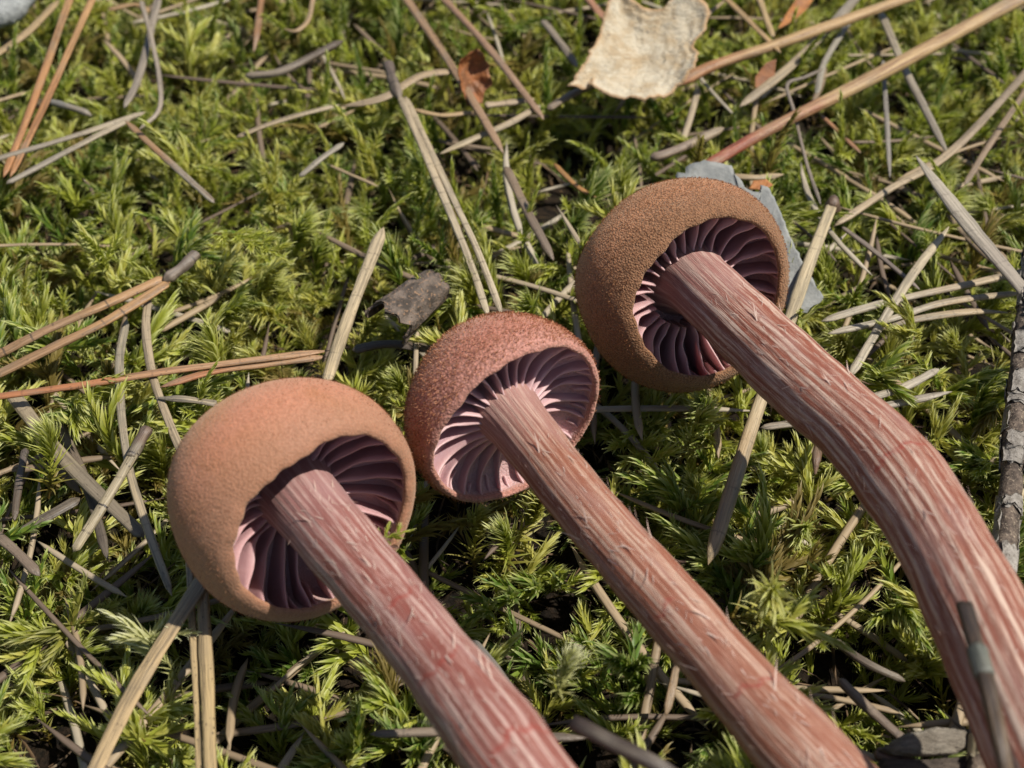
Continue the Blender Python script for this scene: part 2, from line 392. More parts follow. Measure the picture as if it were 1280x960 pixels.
    S = np.r_[0, np.cumsum(np.linalg.norm(np.diff(Cc, axis=0), axis=1))]
    wk = np.array([np.linalg.norm(p - C) for p in [P0[0], P0[2]] + Pst]); wk[0] = 0; wk[1:] += .42 * R
    rad = np.interp(S, np.maximum.accumulate(wk), [stem_w[0] * R * 1.25, stem_w[0] * R] + [w_ / 2 * pxmm(p) for w_, p in zip(stem_w[1:], Pst)])
    rad = np.convolve(np.pad(rad, 12, 'edge'), np.ones(25) / 25, 'valid')
    rad = rad * (1 + .5 * np.exp(-np.maximum(S - .10 * R, 0) / (.13 * R)))
    rad = rad * (1 + .025 * np.sin(S * .33 + seed) + .015 * np.sin(S * .5 + seed) + .012 * np.sin(S * 1.1 + 2 * seed))
    rad[-14:] *= np.sqrt(np.clip(1 - (np.arange(14) / 13.5) ** 2, .02, 1))
    ns = 144; th = np.arange(ns) / ns * 2 * math.pi
    rg = np.zeros((n, ns)); r2 = np.random.default_rng(seed + 50)
    for q in range(16):
        m_ = int(r2.integers(7, 34)); p1 = r2.uniform(0, 6.28); f1_ = r2.uniform(.02, .10); am = r2.uniform(.6, 1.4)
        env = .5 + .5 * np.sin(S * r2.uniform(.08, .3) + r2.uniform(0, 6.28))
        rg += am * env[:, None] * np.sin(m_ * th[None, :] + p1 + 2.6 * np.sin(S * f1_ + p1)[:, None])
    rg /= rg.std()
    rg = np.tanh(rg * .8); crack = np.zeros((n, ns))
    for (cs, ct, cw) in cracks:
        d = S[:, None] - (cs + .35 * np.sin(th * 3 + cs) + .18 * np.sin(th * 11 + cs * 2))[None, :]
        da = np.abs(np.angle(np.exp(1j * (th - ct))))[None, :]
        crack = np.maximum(crack, np.exp(-(d / .16) ** 2) * sm(-da, -cw, -cw * .6) * (.55 + .45 * np.sin(th * 23 + cs)[None, :] ** 2))
    rd = rad[:, None] * (1 + .009 * rg - .03 * crack)
    V = Cc[:, None] + X[:, None] * (np.cos(th)[None, :] * rd)[..., None] + Y[:, None] * (np.sin(th)[None, :] * rd)[..., None]
    fib = np.stack([np.broadcast_to(np.cos(th) * 3.6, (n, ns)), np.broadcast_to(np.sin(th) * 3.6, (n, ns)), np.broadcast_to(S[:, None], (n, ns))], -1) + seed * 7.3
    F = [q[::-1] for q in grid_faces(n, ns, True)] + [tuple(int(q) for q in (n - 1) * ns + np.arange(ns))]
    top = np.broadcast_to(sm(S, R * 1.6, R * .35)[:, None], (n, ns))
    st = link('stem', mesh('stem', V.reshape(-1, 3) - base, [q[::-1] for q in F],
              {'fib': fib.reshape(-1, 3), 'ridge': rg.ravel(), 'crack': crack.ravel(), 'top': top.ravel()}), mats['stem'], root)
    # loose pale fibrils along the stem
    nf = 620; i = r2.integers(int(n * .16), n - 16, nf); j = r2.uniform(0, 6.283, nf)
    o = np.cos(j)[:, None] * X[i] + np.sin(j)[:, None] * Y[i]; p = Cc[i] + o * (rad[i] * 1.005)[:, None]
    tg = np.cross(T[i], o); big = r2.uniform(0, 1, nf) ** 6
    ln_ = (.35 + .5 * r2.uniform(0, 1, nf) + 1.1 * big)[:, None]; dirs = T[i] * np.sign(r2.uniform(-1, 1.0, nf))[:, None] + tg * r2.normal(0, .42, nf)[:, None]
    lift = (.05 + .32 * r2.uniform(0, 1, nf) ** 3 + .3 * big)[:, None]; wd_ = (.018 + .022 * r2.uniform(0, 1, nf) + .05 * big)[:, None]
    V = np.stack([p - tg * wd_, p + tg * wd_, p + dirs * ln_ * .5 + o * lift * ln_ * .35 + tg * wd_, p + dirs * ln_ * .5 + o * lift * ln_ * .35 - tg * wd_,
                  p + dirs * ln_ + o * lift * ln_], 1).reshape(-1, 3)
    k = np.arange(nf) * 5
    Fh = [(int(q), int(q + 1), int(q + 2), int(q + 3)) for q in k] + [(int(q + 3), int(q + 2), int(q + 4)) for q in k]
    fb = link('fibrils', mesh('fibrils', V - base, Fh), mats['fibril'], st); tag(fb, kind='stuff')
    MUSH.append((C, R * max(outl), Cc[::6], rad[::6], ax))
    return root

def mat_hair(name, a, b):
    t = NT(name); c = t.mix(t.attr('rnd').outputs['Fac'], a, b); t.base(c, .6, .3)
    tr = t.new('ShaderNodeBsdfTranslucent'); t.put(tr.inputs[0], c); mx = t.new('ShaderNodeMixShader'); mx.inputs[0].default_value = .3
    t.l.new(t.p.outputs[0], mx.inputs[1]); t.l.new(tr.outputs[0], mx.inputs[2]); t.l.new(mx.outputs[0], t.out.inputs[0]); return t.m
FIBRIL = mat_hair('fibril', (.62, .46, .38), (.62, .46, .38))

mushroom('tan pink mushroom with a deeply inrolled cap, beside a crossing of grey needles', (371, 624), 9.0, 156,
         [(505, 775, 12.0), (590, 882, 13), (650, 962, 13.5), (740, 1085, 10), (830, 1215, 3)], [.285, 94, 106, 118, 120, 118],
         .84, .70, [137, 134, 126, 119, 113, 111, 115, 128], [1, 1.02, .99, 1.02, 1, .98, 1.01, .99], 25,
         dict(cap=mat_cap('cap_tan', (.35, .13, .045), (.43, .175, .10), (.31, .155, .09), 4.5, .08, .22),
              gill=mat_gill('gill_rose', (.42, .24, .235), (.37, .205, .21), (.46, .27, .265)),
              stem=mat_stem('stem_rose', (.225, .066, .047), (.50, .345, .29), (.31, .165, .155)), fibril=FIBRIL),
         (12000, .18, .016, mat_hair('fuzz_tan', (.36, .165, .08), (.46, .24, .135))), (.30, -.02, .10, .02),
         [(29.5, 1.2, .9), (37.5, 1.6, 1.2), (22.5, 1.5, .6)], 3, .36, .09, (0, -.03), .24)
mushroom('small pink mushroom with wide open lilac gills, between two larger caps', (634, 514), 8.4, 126,
         [(735, 640, 10.0), (845, 765, 10), (945, 880, 9.6), (1035, 975, 9.0), (1150, 1100, 6), (1260, 1220, 3)], [.285, 78, 84, 98, 110, 116, 112],
         0.94, .66, [117, 111, 103, 99, 98, 99, 103, 111], [1.0, 1.0, 1.03, 1.05, 1.02, 1.0, 1.0, 1.0], 25,
         dict(cap=mat_cap('cap_pink', (.37, .125, .07), (.42, .165, .12), (.44, .21, .165), 3.6, .14, .4),
              gill=mat_gill('gill_lilac', (.50, .31, .305), (.44, .275, .295), (.53, .335, .32)),
              stem=mat_stem('stem_tan', (.25, .086, .047), (.48, .32, .235), (.34, .20, .165)), fibril=FIBRIL),
         (15000, .30, .034, mat_hair('fuzz_gold', (.42, .17, .09), (.53, .28, .15))), (.31, .10, .14, .03),
         [(40.0, 1.4, .8), (31, .9, .5)], 5, .10, .055, (0, 0), .2)
mushroom('brown scurfy mushroom with a long bent striped stem, beside a knobbed straw', (854, 358), 9.8, 136,
         [(1005, 480, 13), (1092, 558, 13.6), (1158, 645, 14), (1212, 745, 14), (1262, 850, 13.4), (1310, 960, 11), (1370, 1090, 8), (1430, 1220, 3)],
         [.30, 96, 104, 112, 122, 132, 138, 142, 140],
         .84, .68, [133, 134, 133, 128, 119, 113, 115, 126], [1, 1.0, .98, 1.02, 1, .99, 1.02, 1], 28,
         dict(cap=mat_cap('cap_brown', (.34, .135, .05), (.44, .19, .09), (.22, .105, .045), 5.2, .20, .6),
              gill=mat_gill('gill_mauve', (.44, .26, .25), (.38, .215, .22), (.48, .295, .285)),
              stem=mat_stem('stem_striped', (.225, .066, .037), (.55, .40, .31), (.35, .22, .19)), fibril=FIBRIL),
         (16000, .20, .026, mat_hair('fuzz_brown', (.35, .155, .07), (.48, .25, .115))), (.37, .16, .10, .03),
         [(37.5, 1.3, .9)], 8, .62, .09, (-.02, -.10), .22)

# ------------------------------------------------------------------ straws, needles and twigs lying in the moss
STICKS = []                        # (points, half width) for keeping moss off them
TAN, ORG, RED = (.42, .27, .14), (.40, .20, .09), (.30, .09, .05)
GREY, PALE, DRK, STRAW, BRN, PNK = (.27, .24, .20), (.50, .42, .30), (.10, .075, .055), (.47, .35, .20), (.22, .13, .075), (.42, .22, .14)
def prof(n, tip0, tip1):           # width factor along a straw: tip = fraction over which the end tapers (0: broken blunt)
    s = np.linspace(0, 1, n); k = np.ones(n)
    if tip0: k *= np.clip(s / tip0, 0, 1) ** .6
    if tip1: k *= np.clip((1 - s) / tip1, 0, 1) ** .6
    return np.maximum(k, .05)
def strand(pts, w, flat, tips, seed, groove=.25, wscale=(1, 1), n=36):
    P = [at(p[0], p[1], p[2] - (.9 if p[2] < 9 else 0)) for p in pts]; C = spline(P, n); s = np.linspace(0, 1, n)
    L_ = np.linalg.norm(C[-1] - C[0]); T, X, Y = frames(C)
    C = C + X * (.0016 * L_ * np.sin(s * 3.4 + seed * 1.7))[:, None] + Y * (.03 * np.sin(s * 7 + seed))[:, None]
    wid = np.array([w * .9 * pxmm(c) for c in C]) * prof(n, *tips) * (1 + .06 * np.sin(s * 11 + seed)) * (wscale[0] * (1 - s) + wscale[1] * s)
    STICKS.append((C, float(wid.max()) / 2))
    return C, wid, sweep(C, wid, wid * flat, 12, groove, .035, .035, seed)
def straw(name, label, cat, pts, w, a, b=None, flat=.6, tips=(.05, .12), group=None, seed=None, brk=.5, spots=.5, lines=.3, extra=None, **kw):
    seed = len(STICKS) + 3 if seed is None else seed
    C, wid, (V, F, A) = strand(pts, w, flat, tips, seed, **kw)
    m = mat_needle(a, b or a, brk, spots, lines)
    if extra is None:
        base = C[len(C) // 2]; o = link(name, mesh(name, V - base, F, A), m, None, base); return tag(o, label, cat, group)
    base = C[len(C) // 2]; root = empty(name, base, label, cat, group)
    link('shaft', mesh('shaft', V - base, F, A), m, root)
    extra(root, base, C, wid); return root
def pair(label, ptsA, ptsB, w, a, b=None, sheath=None, flat=.62, tipsA=(.02, .2), tipsB=(.02, .2), group=None, brk=.5, lines=.3, spots=.5, a2=None):
    """two dead pine needles still held in one bundle"""
    wA, wB = w if isinstance(w, tuple) else (w, w)
    C, wi, (V, F, A) = strand(ptsA, wA, flat, tipsA, len(STICKS) + 3); base = C[0]
    root = empty('pine_needle_pair', base, label, 'pine needles', group)
    link('needle', mesh('needle', V - base, F, A), mat_needle(a, b or a, brk, spots, lines), root)
    C2, wi2, (V, F, A) = strand(ptsB, wB, flat, tipsB, len(STICKS) + 3)
    link('needle', mesh('needle', V - base, F, A), mat_needle(a2 or a, b or a, brk, spots, lines), root)
    if sheath:
        sp, sw = sheath; Cs, ws, _ = strand(sp, sw, .9, (.15, .05), len(STICKS) + 3)
        V, F, A = sweep(Cs, ws * (1 + .025 * np.sin(np.linspace(0, 40, len(Cs)))), ws * .9, 16, 0, .06, .10, 4)
        link('sheath', mesh('sheath', V - base, F, A), mat_needle((.20, .16, .13), (.13, .10, .085), .5, .6, .8), root)
    return root
G1 = 'dead pine needles and straws strewn over the moss'
# upper left
pair('two orange tan needles crossing over two pale grey ones, beyond the left cap', [(5, 222, 1.5), (48, 110, 3), (92, -18, 3.5)], [(12, 222, 1.5), (60, 120, 2.6), (124, -20, 3)], (11, 10), ORG, (.45, .27, .13), group=G1, tipsA=(.04, .02), tipsB=(.04, .02), lines=.1)
pair('two pale grey needles in a narrow V, lying under orange tan ones', [(182, 140, 1.2), (100, 168, 1.6), (-20, 203, 2.2)], [(165, 148, 1.6), (90, 186, 2.2), (8, 230, 2.6)], (10, 10), (.40, .34, .25), GREY, group=G1, tipsA=(.05, .02), tipsB=(.08, .03))
straw('bent_stem', 'thin grey stem bent like an elbow, above two pale grey needles', 'stem', [(176, 0, 2.2), (190, 50, 2.2), (200, 100, 2.3), (199, 138, 2.3), (172, 164, 1.6)], 7, (.34, .29, .24), flat=.9, tips=(.02, .05))
straw('straw', 'brown sharp tipped straw lying across a pale grey needle, fading to grey', 'straw', [(157, 151, 2.6), (205, 196, 2.2), (268, 254, .2)], 10, (.32, .19, .10), GREY, tips=(.12, .04), brk=.55)
straw('straw', 'blurred tan straw in the corner beside a grey stone', 'straw', [(-20, 78, 1), (35, 40, 1.2), (74, 0, 1.2)], 12, (.38, .28, .16), group=None)
straw('twig', 'short slate grey twig tucked behind orange tan needles', 'twig', [(55, 125, 0), (100, 138, 0), (115, 145, -.6)], 10, (.22, .22, .22), GREY, flat=.9)
straw('straw', 'grey straw running up behind the elbow shaped stem', 'straw', [(155, 135, 0), (175, 90, .3), (200, -12, .8)], 11, (.30, .26, .22))
straw('straw', 'tan straw lying level above the elbow shaped stem', 'straw', [(135, 12, .4), (170, 6, .5), (186, 15, .6)], 9, TAN)
straw('straw', 'tan brown upright straw stub standing alone in mossy shade', 'straw', [(328, -15, 1.5), (322, 35, 1), (317, 66, -.5)], 10, (.33, .18, .09), flat=.8, tips=(.02, .2))
straw('straw', 'small curled tan straw hooked at its end', 'straw', [(392, -5, 1), (385, 25, 1.2), (370, 39, 1.2), (354, 36, .6)], 7, (.42, .30, .18), tips=(.05, .2))
straw('straw', 'grey tan straw pointing at the curved dry blade', 'straw', [(295, 172, .3), (345, 152, 1), (425, 131, 1.4)], 9, (.38, .30, .20), (.42, .35, .25))
straw('twig', 'grey twig half sunk in moss below the curled straw', 'twig', [(305, 95, -.2), (355, 88, .3), (430, 50, .6)], 12, (.25, .21, .17), DRK, flat=.9)
straw('straw', 'short pale grey straw poking from bright yellow moss', 'straw', [(374, 221, 0), (400, 200, .8), (430, 178, .8)], 9, (.36, .33, .28))
# upper middle
straw('straw', 'long brown straw passing under the orange brown leaf', 'straw', [(500, -12, 1.6), (560, 75, 2.2), (600, 140, 2.4), (630, 192, 1.6)], 12, (.34, .22, .13), (.30, .20, .13), tips=(.02, .06))
straw('straw', 'dark grey brown straw ending in moss behind the middle cap', 'straw', [(632, 208, 1.2), (660, 265, 1.2), (692, 326, -.5)], 13, (.27, .20, .14), (.17, .13, .10), tips=(.05, .1))
straw('straw', 'pinkish brown straw slanting beside the orange brown leaf', 'straw', [(545, -12, 1.6), (610, 60, 2.2), (680, 150, 1.5)], 11, (.36, .22, .14), (.33, .22, .15), tips=(.02, .06))
pair('long pale speckled needle pair splitting in two behind the middle cap', [(498, 118, 2.2), (545, 225, 2.8), (585, 320, 2.4), (612, 398, 1.6)], [(506, 120, 2.2), (556, 225, 2.8), (598, 315, 2.4), (628, 395, 1.6)], (11, 10), (.45, .37, .26), (.50, .43, .32), group=G1, tipsA=(.04, .04), tipsB=(.04, .04), sheath=([(500, 124, 2.2), (492, 104, 2.3), (484, 78, 2.2)], 15), lines=.5)
straw('dry_blade', 'curved papery grey tan blade reaching to the orange brown leaf', 'grass blade', [(428, 133, 1.2), (480, 122, 1.8), (525, 95, 2.2), (572, 88, 1.8)], 15, (.36, .28, .19), (.40, .30, .19), flat=.25, tips=(.15, .1))
straw('straw', 'thin pale straw lying level below the orange brown leaf', 'straw', [(512, 136, .6), (550, 144, .8), (592, 140, .8)], 8, (.46, .33, .19), tips=(.2, .05))
straw('straw', 'pale pointed straw crossing under the long brown straw', 'straw', [(549, 193, .4), (600, 170, 1), (640, 152, 1.2), (676, 132, 1)], 11, (.46, .38, .26), (.44, .35, .24), tips=(.2, .05))
straw('straw', 'short pale straw stub beside the pale pointed straw', 'straw', [(605, 132, .4), (640, 128, .6), (668, 124, .6)], 12, (.44, .35, .25))
straw('twig', 'grey brown twig emerging under the cream dried fungus', 'twig', [(684, 137, .4), (715, 118, .6), (760, 100, .4)], 11, (.24, .18, .13), flat=.9)
straw('straw', 'thin orange brown straw lying in shade above the tallest cap', 'straw', [(692, 204, .2), (720, 232, .6), (748, 248, .2)], 8, (.36, .19, .07), tips=(.1, .2))
straw('straw', 'pinkish straw poking out beside the cream dried fungus', 'straw', [(728, -12, .6), (742, 8, .8), (757, 26, .6)], 12, PNK)
straw('straw', 'dull grey straw sunk in moss left of the dried fungus', 'straw', [(678, 25, -.2), (705, 60, .2), (722, 85, 0)], 11, (.25, .21, .17))
straw('twig', 'stubby grey twig with a broken end near the red tipped stalk', 'twig', [(812, 198, .6), (840, 190, .8), (905, 160, .6)], 14, (.26, .20, .16), (.34, .27, .19), flat=.9)
# upper right
straw('grass_stalk', 'tan stalk running in from behind the cream dried fungus', 'grass stalk', [(845, 108, 1.6), (890, 83, 2.4), (980, 52, 3.2), (1150, -8, 4)], 17, (.36, .17, .08), (.47, .32, .16), flat=.85, tips=(.05, .02), brk=.2, lines=0, spots=.1)
straw('grass_stalk', 'thickest tan stalk, red towards its lower end by the grey flake', 'grass stalk', [(868, 216, 2), (960, 162, 3.2), (1100, 92, 4.5), (1300, -14, 6)], 20, (.32, .09, .05), (.47, .33, .17), flat=.9, tips=(.03, .02), brk=.22, lines=0, spots=.1, wscale=(.9, 1.15))
straw('straw', 'thin tan straw leaning onto the stalk beside the dried fungus', 'straw', [(895, -14, 3), (935, 26, 3.4), (976, 66, 3.2)], 9, (.45, .30, .15), tips=(.02, .08), group=None)
straw('straw', 'thin tan straw meeting another at a point above the stalk', 'straw', [(944, -14, 2.6), (956, 18, 3), (967, 48, 2.6)], 9, (.42, .31, .17), tips=(.02, .08))
straw('straw', 'pale grey straw crossing beneath both thick tan stalks', 'straw', [(924, 134, 1), (985, 85, 1.4), (1040, 30, 1.6), (1080, -14, 1.6)], 14, (.42, .34, .23), GREY, tips=(.06, .02))
straw('straw', 'narrow slate straw beside the pale grey crossing straw', 'straw', [(1020, 118, .4), (1032, 75, .8), (1070, 15, .8)], 9, (.30, .28, .24))
straw('straw', 'weathered grey straw passing under the thickest tan stalk', 'straw', [(1100, 14, 1.4), (1130, 85, 1.4), (1158, 140, 1.2), (1186, 195, .4)], 12, (.38, .33, .25), GREY)
straw('straw', 'long weathered straw pointing at the knobbed straw tip', 'straw', [(1042, 284, 1.6), (1110, 238, 2), (1190, 188, 2.2), (1290, 82, 2.6)], 12, (.42, .33, .22), (.29, .23, .17), tips=(.05, .02))
straw('straw', 'brown grey straw beside the long weathered straw at the frame edge', 'straw', [(1205, 232, .2), (1240, 175, 1), (1295, 95, 1.4)], 9, (.27, .20, .14))
straw('bent_stem', 'hair thin grey stem with a sharp kink beside the red stalk end', 'stem', [(1030, 86, 1.8), (1005, 97, 2.2), (984, 106, 2.4), (992, 140, 2.2), (1008, 205, 1.8), (1026, 256, .8)], 5, (.25, .21, .18), flat=.95, tips=(.03, .04))
straw('straw', 'short red brown straw under the thickest tan stalk', 'straw', [(1026, 144, .8), (1050, 167, .8), (1076, 191, .2)], 7, (.33, .17, .09))
straw('straw', 'pale pointed straw stub above the grey flake', 'straw', [(915, 221, 1.0), (945, 222, 1.2), (980, 218, .8)], 11, (.40, .31, .20), tips=(.05, .25))
straw('straw', 'thin upright grey straw in the shade of the stalks', 'straw', [(1104, 75, .2), (1108, 140, .4), (1112, 222, -.4)], 7, (.27, .25, .23))
straw('flat_straw', 'broad silver grey blade with a sharp brown tip, above the bark twig', 'grass blade', [(1145, 195, 7), (1185, 248, 6.8), (1230, 305, 6), (1296, 382, 4.4)], 24, (.42, .38, .32), (.33, .29, .25), flat=.4, tips=(.35, .02), groove=.45, brk=.6)
straw('straw', 'pale sharp straw standing across the level straws', 'straw', [(1186, 283, 3.2), (1150, 330, 3), (1120, 375, 2.6), (1062, 472, .6)], 13, (.50, .43, .31), (.42, .37, .29), tips=(.18, .05))
straw('straw', 'thin dark grey straw running from the knobbed straw tip', 'straw', [(1052, 283, .6), (1090, 312, .8), (1150, 362, .2)], 8, (.22, .18, .16))
def knob(root, base, C, wid):
    s = np.linspace(0, 1, 14); P = C[0] + (C[0] - C[3]) * .0 + np.outer((s - .35), nrm(C[0] - C[4])) * 2.1
    w = 1.75 * np.sin(np.pi * np.clip(s * .9 + .1, 0, 1)) ** .5 + .15
    V, F, A = sweep(P, w, w * .9, 12, 0, .06, .22, 17)
    link('knob', mesh('knob', V - base, F, A), mat_needle((.17, .11, .075), (.10, .065, .05), .5, .8, .4), root)
straw('straw', 'long pale straw with a dark knob at its tip, under the bent stem', 'straw', [(1041, 256, 4.2), (1012, 330, 3.8), (984, 410, 3.2), (940, 530, 1.8), (905, 640, 1.4), (884, 706, .4)], 17, (.52, .44, .30), (.42, .32, .20), flat=.8, tips=(0, .04), extra=knob, brk=.6, lines=.35, wscale=(.95, 1.25))
pair('two level pale straws crossed by a sharp pale one, behind leafy moss', [(1026, 402, 1.6), (1110, 378, 1.8), (1226, 352, 1.6), (1300, 335, 1.2)], [(1034, 418, 1.2), (1110, 400, 1.6), (1180, 378, 1.6), (1275, 366, 1.4)], (12, 11), (.42, .38, .31), (.42, .33, .22), group=G1, tipsA=(.05, .02), tipsB=(.08, .05))
straw('straw', 'sharp ended tan straw, lowest of the level straws', 'straw', [(1085, 412, .6), (1150, 398, 1.2), (1210, 390, 1.2), (1260, 391, 1)], 12, (.36, .30, .22), (.40, .31, .20), tips=(.04, .25))
straw('straw', 'short silvery straw leaning on the bend of the long stem', 'straw', [(1090, 497, 1.8), (1135, 482, 2.2), (1174, 461, 2.4)], 13, (.46, .41, .33), (.38, .34, .28))
straw('straw', 'pointed grey straw passing beneath the bend of the long stem', 'straw', [(950, 535, .8), (1040, 522, 1.2), (1120, 505, 1.6), (1190, 489, 1.8)], 13, (.30, .26, .21), (.35, .31, .26), tips=(.04, .16))
# middle left
pair('stout orange brown needle pair with a dark scaly sheath', [(206, 346, 3.4), (130, 382, 3.2), (60, 412, 2.8), (-20, 452, 1.6)], [(213, 352, 3.4), (140, 398, 3.2), (70, 432, 2.6), (-20, 476, 1.6)], (15, 15), (.42, .25, .12), (.33, .20, .11), sheath=([(204, 352, 3.5), (226, 335, 3.9), (248, 316, 4.2)], 17), tipsA=(.02, .03), tipsB=(.02, .03), lines=.7)
pair('long reddish needle pair with a splayed pale half, above the left cap', [(412, 438, 1.6), (300, 452, 2.4), (200, 465, 2.6), (100, 482, 2.6), (-20, 499, 2.2)], [(408, 446, 1.4), (330, 455, 1.8), (270, 464, 2), (200, 484, 2)], (12, 13), (.42, .26, .15), (.40, .17, .08), tipsA=(.1, .02), tipsB=(.1, .12), brk=.55, lines=.25)
straw('straw', 'short blackened pointed straw just off the left cap', 'straw', [(196, 497, 2.2), (230, 499, 2.2), (272, 505, 1.4)], 11, (.20, .18, .15), (.42, .35, .25), tips=(.3, .03))
straw('straw', 'bent grey tan needle running down behind the left cap', 'pine needle', [(186, 368, 2.4), (182, 410, 2.2), (190, 468, 2.0), (212, 530, 1.4), (238, 590, .6)], 12, (.38, .31, .22), tips=(.04, .04), group=None, lines=.2)
straw('straw', 'long curved grey needle touching the bark collared twig', 'pine needle', [(158, 398, .6), (149, 450, 1.0), (152, 520, 1.0), (163, 590, .8), (185, 660, .4), (216, 745, -.6)], 12, (.29, .26, .21), (.40, .33, .23), tips=(.04, .04), lines=.2)
def collar(root, base, C, wid):
    s = np.linspace(0, 1, 16); P = C[0] + np.outer(s, C[9] - C[0]); w = np.interp(s, [0, .1, .25, .6, 1], [1.15, 1.35, 1.15, 1.25, 1.1])
    P = spline([C[0], C[4], C[9]], 16)
    V, F, A = sweep(P, w, w * .95, 12, 0, .05, .09, 21)
    link('bark_collar', mesh('bark_collar', V - base, F, A), mat_needle((.16, .11, .085), (.20, .17, .13), .5, .7, .9), root)
straw('twig', 'needle bundle with a dark bark collar crossing the curved grey needle', 'twig', [(184, 536, 3), (160, 580, 2.6), (130, 630, 2), (92, 690, .8)], 15, (.34, .29, .20), (.40, .34, .23), flat=.75, tips=(0, .03), extra=collar, lines=1, spots=.9)
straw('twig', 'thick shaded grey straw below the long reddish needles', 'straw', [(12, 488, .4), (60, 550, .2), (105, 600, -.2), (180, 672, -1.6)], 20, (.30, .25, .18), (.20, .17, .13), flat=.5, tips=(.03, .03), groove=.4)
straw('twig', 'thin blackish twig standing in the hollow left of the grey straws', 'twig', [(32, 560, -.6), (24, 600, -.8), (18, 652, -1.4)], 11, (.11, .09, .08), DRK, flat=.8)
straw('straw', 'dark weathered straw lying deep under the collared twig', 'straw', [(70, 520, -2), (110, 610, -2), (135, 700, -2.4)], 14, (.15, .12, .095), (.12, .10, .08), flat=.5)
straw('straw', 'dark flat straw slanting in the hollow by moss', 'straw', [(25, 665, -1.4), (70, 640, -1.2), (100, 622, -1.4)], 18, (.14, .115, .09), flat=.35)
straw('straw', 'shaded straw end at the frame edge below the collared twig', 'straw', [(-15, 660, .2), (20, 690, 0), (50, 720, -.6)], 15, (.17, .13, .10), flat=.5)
straw('straw', 'stout pale straw leaning against the left cap', 'straw', [(479, 284, 3.4), (455, 345, 3.6), (430, 412, 3.6), (408, 480, 3.2)], 18, (.47, .39, .27), (.49, .40, .26), flat=.7, tips=(.10, .03), brk=.6)
# lower left
straw('flat_straw', 'flat tan blade coming out from under the left cap', 'grass blade', [(262, 712, 1.0), (222, 775, 2.4), (170, 860, 3.4), (108, 985, 4.6)], 25, (.36, .29, .20), (.47, .35, .20), flat=.22, tips=(.03, .02), brk=.3, groove=.1, wscale=(1, .95), lines=.1)
pair('upright tan needle pair below the left cap, beside the flat blade', [(252, 690, .6), (256, 790, 1.6), (260, 880, 2.2), (263, 985, 2.6)], [(236, 690, .4), (240, 780, 1.2), (246, 880, 1.6), (250, 985, 2)], (19, 11), (.40, .31, .19), (.46, .35, .19), tipsA=(.05, .02), tipsB=(.05, .02), lines=.1, spots=.8)
straw('twig', 'grey brown stick lying under two stems near moss', 'twig', [(462, 918, 1.2), (560, 915, 1), (650, 920, .8), (735, 922, .6)], 13, (.22, .17, .13), (.15, .12, .10), flat=.9)
straw('twig', 'slate grey stick poking from under the left stem', 'twig', [(590, 800, -1.0), (630, 850, -.6), (668, 905, -.4)], 15, (.17, .165, .16), (.22, .21, .20), flat=.6)
straw('straw', 'brown straw hidden behind the middle stem', 'straw', [(852, 800, 0), (842, 850, -.2), (832, 895, -1)], 12, (.28, .19, .11), flat=.7)
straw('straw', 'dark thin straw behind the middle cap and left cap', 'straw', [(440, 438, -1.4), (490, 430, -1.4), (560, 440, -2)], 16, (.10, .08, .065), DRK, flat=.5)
straw('bud_stalk', 'tiny brown dried bud on a short stalk under the bent stem', 'bud', [(1026, 545, .6), (1021, 570, 1.0), (1019, 594, .4)], 13, (.24, .14, .075), (.17, .10, .06), flat=.95, tips=(.25, .3))
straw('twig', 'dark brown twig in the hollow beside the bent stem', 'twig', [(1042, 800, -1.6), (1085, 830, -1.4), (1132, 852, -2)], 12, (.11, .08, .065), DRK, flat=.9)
straw('twig', 'grey brown twig slanting down to the wood chip', 'twig', [(1048, 848, -.6), (1090, 890, -.8), (1140, 935, -1.2)], 15, (.24, .18, .13), (.15, .11, .085), flat=.9)
straw('twig', 'stub of rough brown twig beside the wood chip', 'twig', [(1092, 940, .2), (1120, 950, .2), (1175, 965, -.2)], 20, (.22, .15, .11), (.15, .11, .085), flat=.9)
# foreground twigs out of focus
def ring(root, base, C, wid):
    m_ = int(np.argmin(np.linalg.norm(C - at(1230, 840, 19), axis=1))); i0, i1 = m_ - 2, m_ + 2; P = spline([C[i0], C[m_], C[i1]], 10); w = np.full(10, wid[m_] * 1.22); w[[0, -1]] *= .9
    V, F, A = sweep(P, w, w * .95, 14, 0, .02, .04, 5)
    link('lichen_ring', mesh('lichen_ring', V - base, F, A), mat_needle((.13, .14, .125), (.16, .165, .145), .5, .2, 0), root)
straw('twig', 'blurred brown twig with a pale grey ring, over the bent stem', 'twig', [(1205, 756, 19.5), (1222, 815, 20), (1238, 872, 20.5), (1262, 985, 19), (1282, 1100, 10), (1295, 1200, -5)], 21, (.04, .026, .019), (.12, .075, .04), flat=.9, tips=(0, .02), extra=ring, brk=.2, wscale=(1.15, .8), n=64)
straw('twig', 'blurred blunt brown twig rising between two stems', 'twig', [(716, 902, 15), (760, 925, 15), (850, 975, 14), (925, 1060, 8), (960, 1150, -5)], 25, (.045, .03, .024), (.075, .052, .038), flat=.9, tips=(0, .02), wscale=(.9, 1.1), n=50)

